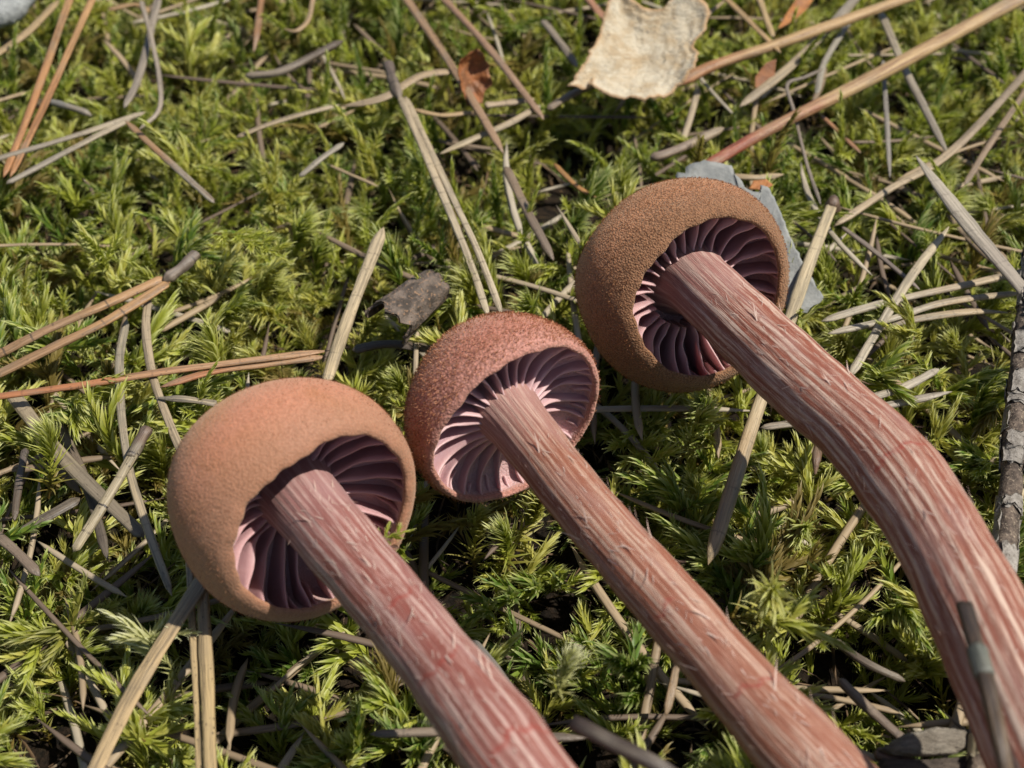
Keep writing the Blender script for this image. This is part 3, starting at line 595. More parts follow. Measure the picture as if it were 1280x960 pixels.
# birch-like bark twig at the right edge
def bark_twig():
    pts = [(1296, 300, 3.2), (1283, 400, 3.4), (1272, 500, 3.2), (1265, 590, 3), (1254, 700, 2.6), (1238, 830, 2), (1222, 985, 1)]
    C = spline([at(*p) for p in pts], 130); s = np.linspace(0, 1, 130)
    wid = np.array([27 * pxmm(c) for c in C]) * (.92 + .2 * s) * (1 + .05 * np.sin(s * 31) + .04 * np.sin(s * 57))
    base = C[-1]; root = empty('bark_twig', base, 'knobbly grey twig with cracked peeling bark, passing under the bent stem', 'twig')
    V, F, A = sweep(C, wid, wid * .95, 28, 0, .02, .06, 9)
    link('wood', mesh('wood', V - base, F, A), mat_plain('twig_wood', (.05, .038, .03), (.16, .12, .09), .9, .85, (.30, .24, .17), .3), root)
    m = mat_plain('peeling_bark', (.17, .15, .125), (.33, .30, .26), .8, .8, (.09, .07, .055), .3, spots=.7)
    m2 = mat_plain('inner_bark', (.42, .34, .20), (.50, .42, .28), .8, .75, (.22, .17, .11), .2)
    T, X, Y = frames(C); rr = np.random.default_rng(31)
    i = 2
    while i < 122:
        seg = int(rr.integers(3, 9)); a = rr.uniform(0, 6.28)
        for q in range(3):
            a0 = a + q * 2.1; da = rr.uniform(.9, 2.0); g = []
            ii = np.linspace(i + .3, min(i + seg - .3, 128), 6); aa = np.linspace(a0, a0 + da, 6)
            for lay in (1, 0):
                for u_ in range(6):
                    for w_ in range(6):
                        k = ii[u_] + (rr.uniform(-.7, .7) if u_ in (0, 5) else 0); k0 = int(np.clip(k, 0, 128)); fr = k - k0
                        cc = C[k0] * (1 - fr) + C[k0 + 1] * fr
                        ed = 1 if (u_ in (0, 5) or w_ in (0, 5)) else 0
                        an = aa[w_] + (rr.uniform(-.12, .12) if w_ in (0, 5) else 0)
                        r_ = wid[k0] / 2 * (1.055 + .10 * ed * rr.uniform(0, 1) + .03 * rr.uniform(-1, 1)) + (.10 * lay)
                        g.append(cc + (X[k0] * math.cos(an) + Y[k0] * math.sin(an)) * r_)
            g = np.array(g); f1 = grid_faces(6, 6, False); f2 = [x[::-1] for x in grid_faces(6, 6, False, 36)]
            rim = list(range(0, 6)) + [11, 17, 23, 29, 35] + [34, 33, 32, 31, 30] + [24, 18, 12, 6]
            f3 = [(rim[b], rim[(b + 1) % 20], rim[(b + 1) % 20] + 36, rim[b] + 36) for b in range(20)]
            if rr.uniform() < .80: link('bark_flake', mesh('bark_flake', g - base, f1 + f2 + f3), m2 if rr.uniform() < .13 else m, root)
        i += seg
    STICKS.append((C[::4], wid.max() / 2))
bark_twig()

# ------------------------------------------------------------------ flat and curled pieces
def plate(name, label, cat, poly, cpx, cz, n, thick, dish, mat, ripple=0.0, rings=16, seed=0, group=None, fold=None):
    c = at(*cpx, cz); n = nrm(np.array(n, float))
    P = [on_plane(a, b, c, n) for a, b in poly]; P.append(P[0]); P = np.array(P)
    L = np.r_[0, np.cumsum(np.linalg.norm(np.diff(P, axis=0), axis=1))]; m = 96
    s = np.linspace(0, L[-1], m, endpoint=False); E = np.stack([np.interp(s, L, P[:, k]) for k in range(3)], 1)
    r2 = np.random.default_rng(seed); E = E + (r2.normal(0, .05, (m, 1))) * (E - c) * .35
    e1 = nrm(np.cross(n, [0, 1, .2])); e2 = np.cross(n, e1); rows = []
    for lay in (1, 0):
        for i in range(rings):
            k = (i + .02) / (rings - 1) if i else .01; k = min(k, 1); Q = c + (E - c) * k
            x = (Q - c) @ e1; y = (Q - c) @ e2
            h = dish * (k ** 2.2 - 1) + ripple * (wob(x, y, seed, 1.2) * .6 + .45 * np.sin(k * 34 + .7 * wob(x, y, seed + 1, .8)) * k + .5 * wob(x, y, seed + 2, 3.0) * k)
            if fold is not None: h = h + fold(x, y, k)
            tk = thick * (1 if i < rings - 1 else .35)
            rows.append(Q + n * (h + (tk / 2 if lay else -tk / 2))[:, None])
    V = np.concatenate(rows) - c; h_ = rings * m
    F = grid_faces(rings, m, True) + [q[::-1] for q in grid_faces(rings, m, True, h_)]
    F += [(h_ - m + j, h_ - m + (j + 1) % m, 2 * h_ - m + (j + 1) % m, 2 * h_ - m + j) for j in range(m)]
    F += [tuple(range(m))[::-1], tuple(range(h_, h_ + m))]
    k = np.tile(np.repeat(np.arange(rings) / (rings - 1), m), 2)
    o = link(name, mesh(name, V, F, {'edge': k}), mat, None, c); tag(o, label, cat, group)
    STICKS.append((np.array([c + (E[j] - c) * f for j in range(0, m, 4) for f in (.95, .5)]), 1.5)); return o
def mat_cream():
    t = NT('dried_fungus'); v = t.mm(); e = t.attr('edge').outputs['Fac']
    n1 = t.noise(v, .28, 4, .6); n2 = t.noise(v, 2.2, 4, .65); rg = t.noise(t.vmul(v, (.5, 1.9, 1.0)), 1.4, 4, .6, dist=.6)
    c = t.mix(t.ramp(n1, .38, .66), (.52, .45, .33), (.40, .30, .18)); c = t.mix(t.ramp(rg, .5, .7, 0, .5), c, (.60, .55, .43))
    c = t.mix(t.ramp(e, .9, 1.0, 0, .75), c, (.40, .22, .09)); c = t.mix(t.ramp(t.voro(v, .55), .12, .05, 0, .8), c, (.12, .11, .10))
    c = t.mix(t.ramp(n2, .56, .75, 0, .4), c, (.38, .28, .17))
    t.base(c, .7, .25); t.sss(.12, (1, .8, .5), .5); t.bump(t.math('ADD', rg, n2), .3, .9); return t.m
plate('dried_fungus', 'cream dried fungus disc with a wavy lobed edge and folded rim', 'dried fungus',
      [(711, 107), (722, 92), (741, 62), (757, 14), (768, -8), (786, -2), (806, 8), (826, 10), (845, -6), (872, -4), (886, 14), (884, 34), (872, 47), (868, 52), (874, 68), (868, 88), (852, 104), (836, 118), (806, 127), (778, 124), (752, 114), (741, 108), (738, 96), (733, 110), (722, 111)],
      (806, 62), 5.0, (-.05, -.42, .9), .55, 2.2, mat_cream(), .26, 22, 3, fold=lambda x, y, k: .9 * np.exp(-((x + 3.5) / 1.2) ** 2) * 0 + 1.1 * sm(k, .7, 1) * np.sin(np.arctan2(y, x) * 5 + 1) * .5)
plate('grey_flake', 'flat blue grey flake with a broken edge, behind the scurfy cap', 'bark flake',
      [(846, 222), (856, 209), (880, 203), (914, 206), (918, 220), (926, 226), (933, 238), (952, 240), (950, 230), (960, 232), (972, 258), (986, 292), (1004, 330), (1030, 374), (1010, 392), (960, 380), (900, 320)],
      (945, 300), 3.6, (-.10, -.30, .95), .45, .5, mat_plain('blue_grey', (.19, .195, .185), (.27, .27, .25), .5, .85, (.19, .19, .17), .2), .12, 14, 6)
plate('brown_leaf', 'orange brown papery leaf standing beside long brown straws', 'leaf',
      [(571, 92), (576, 76), (586, 66), (596, 60), (603, 70), (612, 82), (611, 93), (615, 106), (606, 116), (604, 130), (590, 127), (583, 133), (580, 116), (574, 106)], (594, 98), 3.4, (.45, -.75, .45), .12, 1.8,
      mat_plain('brown_papery', (.27, .10, .035), (.17, .08, .04), .5, .55, (.34, .16, .065), .15), .38, 10, 8)
plate('brown_leaf', 'orange brown leaf scrap tucked behind the stalk and thin tan straws', 'leaf',
      [(972, 36), (985, 14), (1000, -8), (1020, -6), (1008, 12), (990, 28)], (995, 14), 1.8, (.25, -.5, .8), .12, .4, mat_plain('leaf_scrap', (.38, .16, .05), (.25, .11, .045), .6, .6), .1, 8, 9)
plate('brown_leaf', 'dark orange leaf scrap hanging below the thin tan straws', 'leaf',
      [(944, 96), (958, 78), (970, 74), (968, 96), (956, 112), (944, 110)], (957, 94), 1.0, (.2, -.6, .7), .12, .3, mat_plain('leaf_scrap_dark', (.26, .11, .045), (.18, .08, .04), .6, .6), .1, 8, 10)
plate('bark_scrap', 'small orange scrap between the grey flake and pale straw stub', 'bark scrap',
      [(936, 236), (942, 226), (958, 224), (966, 232), (955, 238)], (950, 231), 3.0, (0, -.3, .9), .2, .1, mat_plain('orange_scrap', (.36, .15, .05), (.28, .11, .04), .8, .6), .05, 6, 12)
plate('stone', 'grey lichen covered stone at the corner beyond the orange needles', 'stone', [(-45, -35), (28, -35), (44, -6), (32, 16), (16, 27), (-14, 36), (-45, 30)], (0, 0), 1.0, (.1, -.3, .95), 2.6, -1.6,
      mat_plain('lichen_stone', (.30, .31, .30), (.42, .43, .41), 1.4, .9, (.16, .16, .15), .5), .3, 12, 15)
plate('wood_chip', 'weathered grey wood chip wedged against the bark twig', 'wood chip', [(1098, 938), (1130, 918), (1170, 909), (1212, 914), (1216, 936), (1190, 944), (1150, 946), (1116, 945)], (1160, 930), .4, (-.1, -.35, .93), 1.1, -.3,
      mat_plain('grey_wood', (.20, .17, .13), (.33, .29, .23), 1.2, .85, (.10, .08, .065), .5, stretch=(.4, 2.2, 1.5)), .15, 10, 18)
plate('wood_chip', 'dark rotten wood piece below the weathered chip', 'wood chip', [(1100, 950), (1160, 950), (1215, 945), (1225, 975), (1150, 985), (1090, 975)], (1160, 965), -.6, (-.1, -.3, .95), 1.4, -.3,
      mat_plain('rotten_wood', (.07, .055, .045), (.14, .11, .085), 1.2, .9, None, .5, stretch=(.4, 2, 1.5)), .2, 10, 19)
def curled_bark():
    A = at(484, 400, 2.2); B = at(545, 350, 2.0); ax = nrm(B - A); L = np.linalg.norm(B - A)
    sd = nrm(np.cross(ax, [0, 0, 1])); up = np.cross(sd, ax); na, nl = 22, 20; rows = []
    rr = np.random.default_rng(4)
    for lay in (1, 0):
        for i in range(nl):
            t = i / (nl - 1)
            for j in range(na):
                a = (-.25 + 1.45 * j / (na - 1)) * math.pi * .86; r = 2.5 * (1 - .3 * t) + .10 * math.sin(7 * a + 6 * t) + .09 * math.sin(13 * a + 3) + (.0 if lay else -.32)
                rag = (.55 * math.sin(a * 3 + 1) + .35 * math.sin(a * 8)) * (1 - t) ** 2
                rows.append(A + ax * (L * t + rag) + sd * math.cos(a) * r * 1.1 + up * (math.sin(a) * r * 1.05 - .6))
    V = np.array(rows); h = na * nl; F = grid_faces(nl, na, False) + [q[::-1] for q in grid_faces(nl, na, False, h)]
    rim = list(range(na)) + [k * na + na - 1 for k in range(1, nl)] + [(nl - 1) * na + j for j in range(na - 2, -1, -1)] + [k * na for k in range(nl - 2, 0, -1)]
    F += [(rim[b], rim[(b + 1) % len(rim)], rim[(b + 1) % len(rim)] + h, rim[b] + h) for b in range(len(rim))]
    o = link('bark_curl', mesh('bark_curl', V - A, F), mat_plain('curl_bark', (.05, .04, .032), (.16, .125, .10), .6, .8, (.28, .17, .10), .45, spots=.6), None, A)
    tag(o, 'curled scrap of grey brown bark, hollow at one end, behind the middle cap', 'bark'); STICKS.append((np.array([A, (A + B) / 2, B]), 2.4))
curled_bark()

# ------------------------------------------------------------------ moss
def leaf(out, p, d, o, L, w, b0, b1, side, sec, shoot, fold, rnd):
    ts = (0, .22, .5, .78, 1); pos = np.array(p, float); bn = np.cross(d, o); ang0 = b0; pts = [pos.copy()]; dirs = []
    for k in range(4):
        tm = (ts[k] + ts[k + 1]) / 2; a = b0 + b1 * tm
        v = d * math.cos(a) + o * math.sin(a) + side * sec * tm * tm; v /= np.linalg.norm(v); dirs.append(v)
        pos = pos + v * L * (ts[k + 1] - ts[k]); pts.append(pos.copy())
    i0 = len(out['v'])
    for k in range(4):
        wk = w * (.72, 1.0, .70, .30)[k] / 2; v = dirs[k]; s_ = bn - v * np.dot(bn, v); s_ /= np.linalg.norm(s_) + 1e-9; nn = np.cross(s_, v)
        out['v'] += [pts[k] - s_ * wk + nn * wk * fold, pts[k], pts[k] + s_ * wk + nn * wk * fold]
        out['tip'] += [ts[k]] * 3; out['shoot'] += [shoot] * 3; out['leafrnd'] += [rnd] * 3
    out['v'].append(pts[4]); out['tip'].append(1); out['shoot'].append(shoot); out['leafrnd'].append(rnd)
    for k in range(3):
        a = i0 + k * 3; out['f'] += [(a, a + 1, a + 4, a + 3), (a + 1, a + 2, a + 5, a + 4)]
    a = i0 + 9; out['f'] += [(a, a + 1, a + 3), (a + 1, a + 2, a + 3)]
def branch(out, C, n, L, w, rr, b0, b1, sec, sidev, s0, s1, taper=True):
    n = int(n * 1.55)
    """leafy branchlet along C"""
    T = np.gradient(C, axis=0); T /= np.linalg.norm(T, axis=1)[:, None]; ph = rr.uniform(0, 6.28)
    for k in range(n):
        t = (k + .5) / n; x = t * (len(C) - 1); i = min(int(x), len(C) - 2); fr = x - i
        p = C[i] * (1 - fr) + C[i + 1] * fr; d = T[i]; ph += 2.399 + rr.normal(0, .15)
        u = np.cross(d, [.31, .2, .93]); u /= np.linalg.norm(u) + 1e-9; w2 = np.cross(d, u); o = u * math.cos(ph) + w2 * math.sin(ph)
        L_, w_ = L * 1.22, w * .92
        sc = (.6 + .4 * math.sin(math.pi * min(1, t * 1.15 + .1))) if taper else 1
        close = 1 - .62 * t ** 3
        leaf(out, p, d, o, L_ * sc * rr.uniform(.8, 1.2), w_ * sc * rr.uniform(.85, 1.15), b0 * close * rr.uniform(.75, 1.25), b1 * close * rr.uniform(.6, 1.3), sidev, sec * rr.uniform(.4, 1.3), s0 + (s1 - s0) * t, .45, rr.uniform())
def stemtube(out, C, r, s):
    T = np.gradient(C, axis=0); T /= np.linalg.norm(T, axis=1)[:, None]; i0 = len(out['v']); n = len(C)
    for i in range(n):
        u = np.cross(T[i], [.31, .2, .93]); u /= np.linalg.norm(u) + 1e-9; w2 = np.cross(T[i], u)
        for a in (0, 2.094, 4.189):
            out['v'].append(C[i] + (u * math.cos(a) + w2 * math.sin(a)) * r * (1 - .6 * i / n)); out['tip'].append(0); out['shoot'].append(s * i / n); out['leafrnd'].append(.5)
    for i in range(n - 1):
        for j in range(3):
            k = (j + 1) % 3; out['f'].append((i0 + i * 3 + j, i0 + i * 3 + k, i0 + (i + 1) * 3 + k, i0 + (i + 1) * 3 + j))
def curve(p, d, L, bend, bdir, n=9, hook=0.0):
    C = [np.array(p, float)]; d = np.array(d, float)
    for k in range(n - 1):
        d = d + bdir * (bend + hook * max(0, k / (n - 1) - .55) * 2.2) / (n - 1); d /= np.linalg.norm(d); C.append(C[-1] + d * L / (n - 1))
    return np.array(C)
def make_shoot(kind, seed):
    rr = np.random.default_rng(seed); out = dict(v=[], f=[], tip=[], shoot=[], leafrnd=[]); spine = None
    az = rr.uniform(0, 6.28); bd = np.array([math.cos(az), math.sin(az), -.25])
    if kind == 'fox':              # arched fox-tail shoot with swept leaves and a few branchlets
        C = curve((0, 0, 0), (0, 0, 1), rr.uniform(9, 12), rr.uniform(.5, 1.1), bd, 12, rr.uniform(.2, 1.0)); spine = C
        stemtube(out, C, .14, .6); sv = bd * 1.0
        branch(out, C[4:], int(rr.integers(32, 42)), 2.0, .52, rr, .26, .42, 1.5, sv, .35, 1)
        branch(out, C[:6], 14, 1.7, .38, rr, .8, .6, .3, sv, 0, .35)
        for q in range(int(rr.integers(2, 5))):
            k = int(rr.integers(4, 9)); a = rr.uniform(0, 6.28); d = np.array([math.cos(a), math.sin(a), rr.uniform(.5, 1.1)]); d /= np.linalg.norm(d)
            B = curve(C[k], d, rr.uniform(3, 5), rr.uniform(.2, .9), np.array([math.cos(a), math.sin(a), -.3]), 8, .5); stemtube(out, B, .09, .8)
            branch(out, B, int(rr.integers(16, 22)), 1.6, .44, rr, .26, .42, 1.3, sv, .35, 1)
    elif kind == 'star':           # tuft of long narrow leaves spreading from the top
        C = curve((0, 0, 0), (0, 0, 1), rr.uniform(7, 9.5), rr.uniform(.2, .6), bd, 10); spine = C
        stemtube(out, C, .15, .6); branch(out, C[5:], int(rr.integers(44, 60)), 2.6, .38, rr, .36, .6, 1.3, bd, .45, 1)
        branch(out, C[1:7], 22, 2.3, .32, rr, .8, .5, .3, bd, .05, .5)
    elif kind == 'wisp':           # thin upright shoot with small hooked leaves
        C = curve((0, 0, 0), (0, 0, 1), rr.uniform(9, 13), rr.uniform(.2, .7), bd, 12, rr.uniform(.4, 2.4)); spine = C
        stemtube(out, C, .13, .8); branch(out, C[3:], int(rr.integers(34, 44)), 1.45, .46, rr, .26, .7, 1.0, bd, .35, 1)
        branch(out, C[:5], 8, 1.2, .3, rr, .8, .5, .2, bd, 0, .35)
        for q in range(int(rr.integers(1, 3))):
            k = int(rr.integers(4, 8)); a = rr.uniform(0, 6.28); d = np.array([math.cos(a), math.sin(a), .9]); d /= np.linalg.norm(d)
            B = curve(C[k], d, rr.uniform(2.2, 4), .4, -np.array([math.cos(a), math.sin(a), .2]), 7); branch(out, B, 14, 1.2, .3, rr, .45, .6, .2, bd, .35, .95)
    else:                          # creep: low feathery shoot, side branches in two ranks
        d = np.array([math.cos(az), math.sin(az), .75]); d /= np.linalg.norm(d)
        C = curve((0, 0, 0), d, rr.uniform(10, 14), .7, np.array([math.cos(az), math.sin(az), -.55]), 12, .4); spine = C
        stemtube(out, C, .13, .7); branch(out, C[2:], 34, 1.6, .44, rr, .34, .5, .8, bd, .2, 1)
        sd = np.array([-math.sin(az), math.cos(az), 0])
        for q in range(8):
            k = 2 + q; sg = 1 if q % 2 else -1; dd = sd * sg + d * .5 + np.array([0, 0, rr.uniform(.1, .7)]); dd /= np.linalg.norm(dd)
            B = curve(C[k], dd, rr.uniform(2.2, 4.4) * (1 - .05 * q), .4, np.array([d[0], d[1], -.4]), 7); branch(out, B, 13, 1.35, .38, rr, .34, .5, .8, d, .3, 1)
    return np.array(out['v']), out['f'], {k: np.array(out[k], float) for k in ('tip', 'shoot', 'leafrnd')}, spine

MOSS = mat_moss('moss', ((.40, .43, .06), (.115, .20, .03), (.18, .115, .03), (.54, .50, .12)), (.72, .72, .34), .03)
MOSSP = mat_moss('pale_moss', ((.52, .52, .22), (.46, .48, .18), (.28, .26, .08), (.62, .60, .34)), (.80, .79, .55), .035)
KINDS = ['fox'] * 5 + ['star'] * 4 + ['wisp'] * 4 + ['creep'] * 4
VAR = []; vcol = bpy.data.collections.new('moss_variants')
for i, k in enumerate(KINDS):
    V, F, A, sp = make_shoot(k, 100 + i); me = mesh('moss_shoot', V, F, A); me.materials.append(MOSS)
    ob = bpy.data.objects.new('moss_variant_%02d' % i, me); vcol.objects.link(ob); VAR.append((me, sp))
IDX = {k: [i for i, q in enumerate(KINDS) if q == k] for k in set(KINDS)}

def blocked(pts, tall):
    """does a shoot with these spine points run into a mushroom or over a straw?"""
    for C, R, S, rad, ax in MUSH:
        if (np.linalg.norm(pts - C, axis=1) < R + .7).any(): return True
        d = np.linalg.norm(pts[:, None] - S[None], axis=2)
        if (d < rad[None] + .9).any(): return True
        dxy = np.linalg.norm(pts[:, None, :2] - S[None, :, :2], axis=2)     # nothing stands up through or right over a stem
        if ((dxy < rad[None] * .9) & (pts[:, None, 2] > S[None, :, 2] - rad[None])).any(): return True
    return False
SP = np.concatenate([c[:, :] for c, w in STICKS]); SW = np.concatenate([np.full(len(c), w) for c, w in STICKS])
def over_stick(pts, m=.9):
    d = np.linalg.norm(pts[:, None, :2] - SP[None, :, :2], axis=2)
    return ((d < SW[None] + m) & (pts[:, None, 2] > SP[None, :, 2] - .7)).any()
def in_view(p):
    q = p - CAM; z = np.dot(q, FWD); return abs(np.dot(q, RGT) / z) < 640 / FPX * 1.03 and abs(np.dot(q, UPV) / z) < 480 / FPX * 1.05
def pix(p): q = p - CAM; z = np.dot(q, FWD); return 640 + np.dot(q, RGT) / z * FPX, 480 - np.dot(q, UPV) / z * FPX
def kind_at(x, y, rr):
    """which moss grows where: fox-tails at the left, wispy shoots further off, tufts and feathery shoots nearby"""
    a = wob(x, y, 40, .05) * .6 + rr.normal(0, .5); far = sm(y, 8, 40)
    u = rr.uniform()
    if u < .22: return 'creep'
    if u < .22 + .55 * far: return 'wisp'
    return 'fox' if a > -.25 - .4 * sm(-x, 0, 30) else 'star'
SHOOTS = []
rr = np.random.default_rng(77)
def try_shoot(x, y, kind, sc, tilt, zoff=0.0, stick_p=.74):
    i = IDX[kind][int(rr.integers(len(IDX[kind])))]; e = (rr.normal(0, tilt), rr.normal(0, tilt), rr.uniform(0, 6.283))
    z = float(zg(x, y)) + zoff; Rm = np.array(Euler(e).to_matrix()); pts = VAR[i][1] @ Rm.T * sc + np.array([x, y, z])
    if abs(x) < 100 and -75 < y < 110:
        if blocked(pts): return
        if rr.uniform() < stick_p and over_stick(pts): return
    SHOOTS.append((x, y, z, e, sc, i, pts[-1]))
def blocked_wrap(): pass
_b = blocked
def blocked(pts): return _b(pts, 0)
def layer(x0, x1, y0, y1, step, fn):
    for x in np.arange(x0, x1, step):
        for y in np.arange(y0, y1, step): fn(x + rr.uniform(-.6, .6) * step, y + rr.uniform(-.6, .6) * step)
dens = lambda x, y: .5 + .5 * wob(x, y, 60, .16)
layer(-95, 95, -62, 105, 3.3, lambda x, y: rr.uniform() < (.6 + .4 * dens(x, y)) * (1 - .75 * sm(-sum(h * np.exp(-((x - a) ** 2 + (y - b) ** 2) / r ** 2) for a, b, r, h in HOLLOWS), .6, 2.6)) and try_shoot(x, y, kind_at(x, y, rr), rr.uniform(.78, 1.5), .34))
layer(-95, 95, -62, 105, 5.6, lambda x, y: try_shoot(x, y, 'creep', rr.uniform(.8, 1.1), .2, -.8, .5))
layer(-300, 300, -240, 320, 8, lambda x, y: (abs(x) > 95 or y < -62 or y > 105) and try_shoot(x, y, kind_at(x, y, rr), rr.uniform(1.5, 2.2), .2))

# the largest shoots in view are objects of their own, the rest of the carpet is one mass
vis = []
for k, s in enumerate(SHOOTS):
    tip = s[6]
    if in_view(tip) and tip[2] > -3.2:
        vis.append((-(s[4] / np.linalg.norm(tip - CAM)) * (1 + .04 * tip[2]), k))
vis.sort(); rr.shuffle(vis[:600]); heroes = set(k for _, k in vis[:230])
def put(i, x, y, z, e, sc, label, group, mat=None, name='moss_shoot'):
    me = VAR[i][0]
    if mat is not None:
        me = me.copy(); me.materials.clear(); me.materials.append(mat)
    o = bpy.data.objects.new(name, me); COL.objects.link(o); o.location = np.array([x, y, z]) * MM; o.rotation_euler = e; o.scale = (sc,) * 3
    return tag(o, label, 'moss', group)
LAB = {'fox': 'arched green moss shoot with swept leaves, growing in the carpet', 'star': 'spiky tufted moss shoot with narrow spreading leaves in the carpet',
       'wisp': 'slender upright moss shoot with small hooked leaves in the carpet', 'creep': 'low feathery moss shoot with side branches in the carpet'}
MARKS = [((371, 624), 'the left cap'), ((634, 514), 'the small middle cap'), ((854, 358), 'the scurfy brown cap'), ((560, 850), 'the left stem'), ((800, 720), 'the upper middle stem'), ((950, 890), 'the lower middle stem'),
         ((1050, 530), 'the bend of the long stem'), ((1190, 720), 'the lower half of the long stem'), ((806, 62), 'the cream dried fungus'), ((594, 98), 'the orange brown leaf'), ((50, 110), 'the orange tan needles'), ((90, 190), 'the two pale grey needles'),
         ((120, 390), 'the needle pair with a dark sheath'), ((200, 465), 'the long reddish needles'), ((510, 380), 'the curled bark'), ((560, 260), 'the splitting pale needle pair'), ((1100, 95), 'the thickest tan stalk'), ((980, 55), 'the tan stalk by the dried fungus'),
         ((1010, 340), 'the knobbed straw'), ((915, 610), 'the lower end of the knobbed straw'), ((1215, 290), 'the silver grey blade'), ((1265, 560), 'the cracked bark twig'), ((1130, 390), 'the level pale straws'), ((170, 860), 'the flat tan blade'), ((255, 860), 'the upright tan needle pair'),
         ((450, 370), 'the stout pale straw'), ((130, 630), 'the bark collared twig'), ((1170, 930), 'the wood chips'), ((660, 850), 'the dark hollow between stems'), ((330, 60), 'the upright straw stub'), ((370, 150), 'the straw by the dry blade'), ((210, 205), 'the brown to grey straw'), ((1110, 235), 'the long weathered straw'), ((320, 330), 'the pale feathery sprig'), ((60, 550), 'the bright yellow tuft'), ((640, 930), 'the stick under the stems')]
KP = {'fox': 'arched moss shoot with swept leaves beside ', 'star': 'spiky tufted moss shoot beside ', 'wisp': 'slender hooked moss shoot beside ', 'creep': 'low feathery moss shoot beside '}
for k in heroes:
    x, y, z, e, sc, i, tip = SHOOTS[k]; mk = min(MARKS, key=lambda m: (m[0][0] - pix(tip)[0]) ** 2 + (m[0][1] - pix(tip)[1]) ** 2)[1]
    put(i, x, y, z, e, sc, KP[KINDS[i]] + mk, KINDS[i].replace('fox', 'arched').replace('star', 'tufted').replace('wisp', 'slender').replace('creep', 'feathery') + ' moss shoots in the carpet')
rest = [s for k, s in enumerate(SHOOTS) if k not in heroes]

def carpet(rows):
    me = bpy.data.meshes.new('moss_carpet'); me.from_pydata([tuple(np.array(s[:3]) * MM) for s in rows], [], [])
    a = me.attributes.new('rot', 'FLOAT_VECTOR', 'POINT'); a.data.foreach_set('vector', np.array([s[3] for s in rows], float).ravel())
    a = me.attributes.new('scl', 'FLOAT', 'POINT'); a.data.foreach_set('value', np.array([s[4] for s in rows], float))
    a = me.attributes.new('idx', 'INT', 'POINT'); a.data.foreach_set('value', np.array([s[5] for s in rows], int))
    o = bpy.data.objects.new('moss_carpet', me); COL.objects.link(o); me.materials.append(MOSS)
    ng = bpy.data.node_groups.new('moss_scatter', 'GeometryNodeTree')
    ng.interface.new_socket('Geometry', in_out='INPUT', socket_type='NodeSocketGeometry'); ng.interface.new_socket('Geometry', in_out='OUTPUT', socket_type='NodeSocketGeometry')
    N = ng.nodes; gi = N.new('NodeGroupInput'); go = N.new('NodeGroupOutput'); ins = N.new('GeometryNodeInstanceOnPoints'); ci = N.new('GeometryNodeCollectionInfo')
    ci.inputs['Collection'].default_value = vcol; ci.inputs['Separate Children'].default_value = True; ci.inputs['Reset Children'].default_value = True
    def na(nm, ty): q = N.new('GeometryNodeInputNamedAttribute'); q.data_type = ty; q.inputs['Name'].default_value = nm; return q.outputs['Attribute']
    er = N.new('FunctionNodeEulerToRotation'); L = ng.links
    L.new(gi.outputs[0], ins.inputs['Points']); L.new(ci.outputs[0], ins.inputs['Instance']); ins.inputs['Pick Instance'].default_value = True
    L.new(na('idx', 'INT'), ins.inputs['Instance Index']); L.new(na('rot', 'FLOAT_VECTOR'), er.inputs[0]); L.new(er.outputs[0], ins.inputs['Rotation'])
    L.new(na('scl', 'FLOAT'), ins.inputs['Scale']); L.new(ins.outputs[0], go.inputs[0])
    o.modifiers.new('scatter', 'NODES').node_group = ng
    tag(o, 'dense carpet of small green moss covering the soil', 'moss', kind='stuff')
carpet(rest)

# dead brown bits between the moss stems
def litter():
    V, F = [], []; r = np.random.default_rng(5)
    for k in range(5200):
        x, y = r.uniform(-90, 90), r.uniform(-60, 100); z = float(zg(x, y)) + r.uniform(.1, 2.6); a = r.uniform(0, 6.28); L = r.uniform(1.2, 5.5); w = r.uniform(.08, .38)
        d = np.array([math.cos(a), math.sin(a), r.normal(0, .35)]); s = np.array([-math.sin(a), math.cos(a), r.normal(0, .5)]); b = r.normal(0, .25); i = len(V)
        for t, ww in ((0, .5), (.35, 1), (.7, .9), (1, .2)):
            p = np.array([x, y, z]) + d * L * t + np.array([0, 0, b * L * t * (1 - t) * 2]) + s * b * L * t * t
            V += [p - s * w * ww / 2, p + np.array([0, 0, w * .4]), p + s * w * ww / 2]
        for q in range(3): F += [(i + q * 3, i + q * 3 + 1, i + q * 3 + 4, i + q * 3 + 3), (i + q * 3 + 1, i + q * 3 + 2, i + q * 3 + 5, i + q * 3 + 4)]
    t = NT('litter'); v = t.mm(); n = t.noise(v, .7, 2, .5, 'Fac'); c = t.mix(t.ramp(n, .35, .65), (.03, .02, .012), (.13, .08, .04)); c = t.mix(t.ramp(t.noise(v, .33, 2), .6, .75), c, (.20, .15, .09)); t.base(c, .7, .3)
    o = link('leaf_litter', mesh('leaf_litter', V, F), t.m); tag(o, 'brown dead plant bits lying between moss stems', 'litter', kind='stuff')
litter()

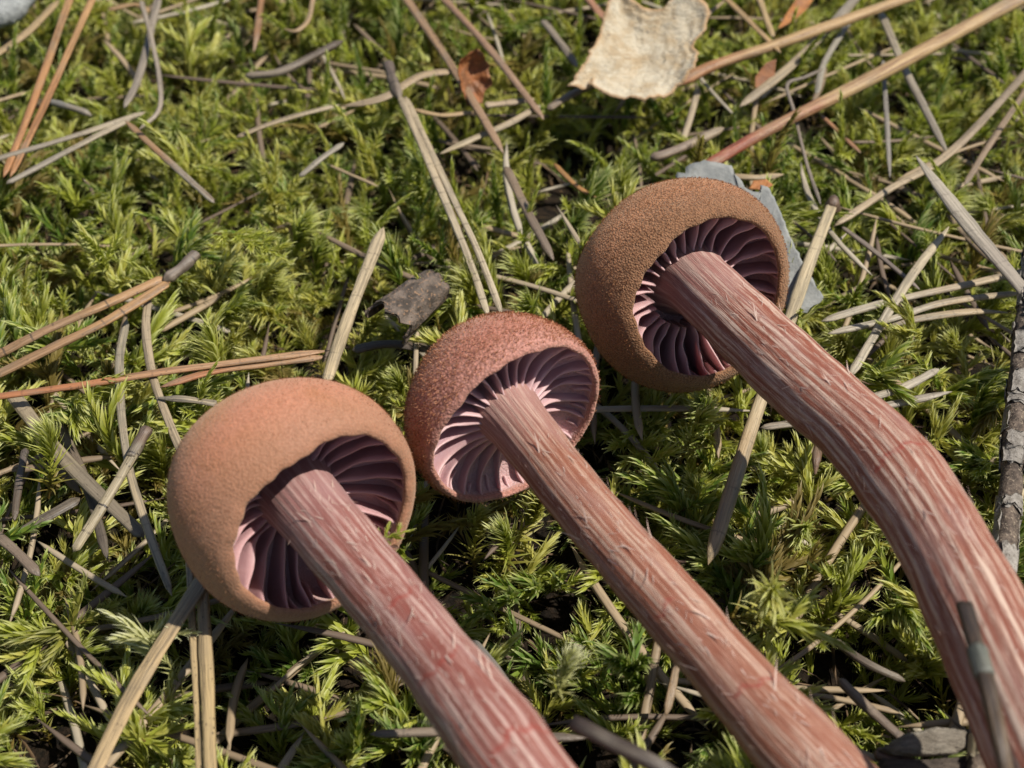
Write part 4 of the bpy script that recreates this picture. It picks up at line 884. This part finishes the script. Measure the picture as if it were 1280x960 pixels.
def needle_litter():
    V, F, A1, A2 = [], [], [], []; r = np.random.default_rng(9); off = 0
    for k in range(330):
        x, y = r.uniform(-85, 85), r.uniform(-55, 100); a = r.uniform(0, math.pi); L = r.uniform(8, 30); z = float(zg(x, y)) + r.uniform(3.5, 9.5); b = r.normal(0, .12)
        d = np.array([math.cos(a), math.sin(a), r.normal(0, .10)]); n_ = np.array([-math.sin(a), math.cos(a), 0]); t = np.linspace(0, 1, 9)
        C = np.array([x, y, z]) + np.outer(t - .5, d) * L + np.outer((t - .5) ** 2, n_) * L * b
        if any((np.linalg.norm(C - m[0], axis=1) < m[1] + .6).any() or (np.linalg.norm(C[:, None] - m[2][None], axis=2) < m[3][None] + .5).any() for m in MUSH): continue
        w = r.uniform(.45, 1.0) * prof(9, .03, .2); v, f, at_ = sweep(C, w, w * .6, 6)
        V.append(v); F += [tuple(q + off for q in g) for g in f]; off += len(v); A1.append(at_['fib'] + r.uniform(0, 90)); A2.append(np.full(len(v), r.uniform()))
    t = NT('faded_needle'); f = t.attr('fib').outputs['Vector']; q = t.attr('tone').outputs['Fac']; n = t.noise(t.vmul(f, (3, 3, .2)), 1, 4, .65)
    c = t.mix(t.ramp(q, .1, .6), (.12, .085, .06), (.30, .22, .13)); c = t.mix(t.ramp(q, .6, .95), c, (.36, .31, .23)); c = t.mix(t.ramp(n, .5, .7, 0, .6), c, (.07, .05, .035)); t.base(c, .6, .35)
    o = link('needle_litter', mesh('needle_litter', np.concatenate(V), F, {'fib': np.concatenate(A1), 'tone': np.concatenate(A2)}), t.m)
    tag(o, 'thin faded dead needles sunk among the moss shoots', 'litter', kind='stuff')
needle_litter()

# distinctive shoots placed one by one
def special(px, py, z, kind, vi, sc, lean, yaw, label, mat=None):
    """(px, py, z): where the shoot's tip region stands; it is rooted below that point"""
    tip = at(px, py, z); i = IDX[kind][vi % len(IDX[kind])]; e = (lean[0], lean[1], yaw); Rm = np.array(Euler(e).to_matrix())
    loc = tip - (VAR[i][1][-2] @ Rm.T) * sc
    put(i, *loc, e, sc, label, None, mat)
special(965, 742, 8.5, 'star', 0, 1.25, (.1, -.1), .4, 'large yellow green moss tuft overlapping the middle stem')
special(1040, 800, 5.0, 'fox', 1, 1.1, (.3, .7), 0, 'green moss plume pointing away from the middle stem')
special(712, 826, 6.0, 'star', 1, .75, (.1, .1), 1, 'whitish green balled moss tip in the dark hollow between two stems', MOSSP)
special(150, 775, 1.5, 'fox', 2, 1.0, (.1, .2), 2, 'pale whitish moss tuft beside the flat tan blade', MOSSP)
special(263, 465, 4.0, 'wisp', 1, .9, (0, 0), 1, 'small bright moss sprig in front of the long reddish needles')
special(60, 548, 3.6, 'star', 1, 1.2, (.2, -.3), 3, 'bright yellow moss tuft hanging over the thick shaded straw')
special(350, 320, 3.5, 'creep', 1, 1.0, (.3, .1), 1.2, 'pale feathery moss sprig with a thick stem, above the left cap')
special(1135, 385, 4.2, 'fox', 3, .95, (.1, .2), .6, 'dark green bushy moss sprig in front of the level straws')
special(520, 345, 3.6, 'wisp', 2, .9, (0, .1), 2, 'thin pale moss sprig in front of the curled bark')
special(505, 665, 6.5, 'creep', 2, .5, (.1, .2), 2.2, 'tiny green moss sprig touching the edge of the left cap')
special(880, 520, 3.5, 'star', 3, 1.0, (.1, 0), 1, 'yellow green moss tuft beneath the scurfy cap')
special(1000, 390, 3.2, 'wisp', 0, 1.0, (0, .1), 1, 'bright moss sprig beside the knobbed straw and scurfy cap')
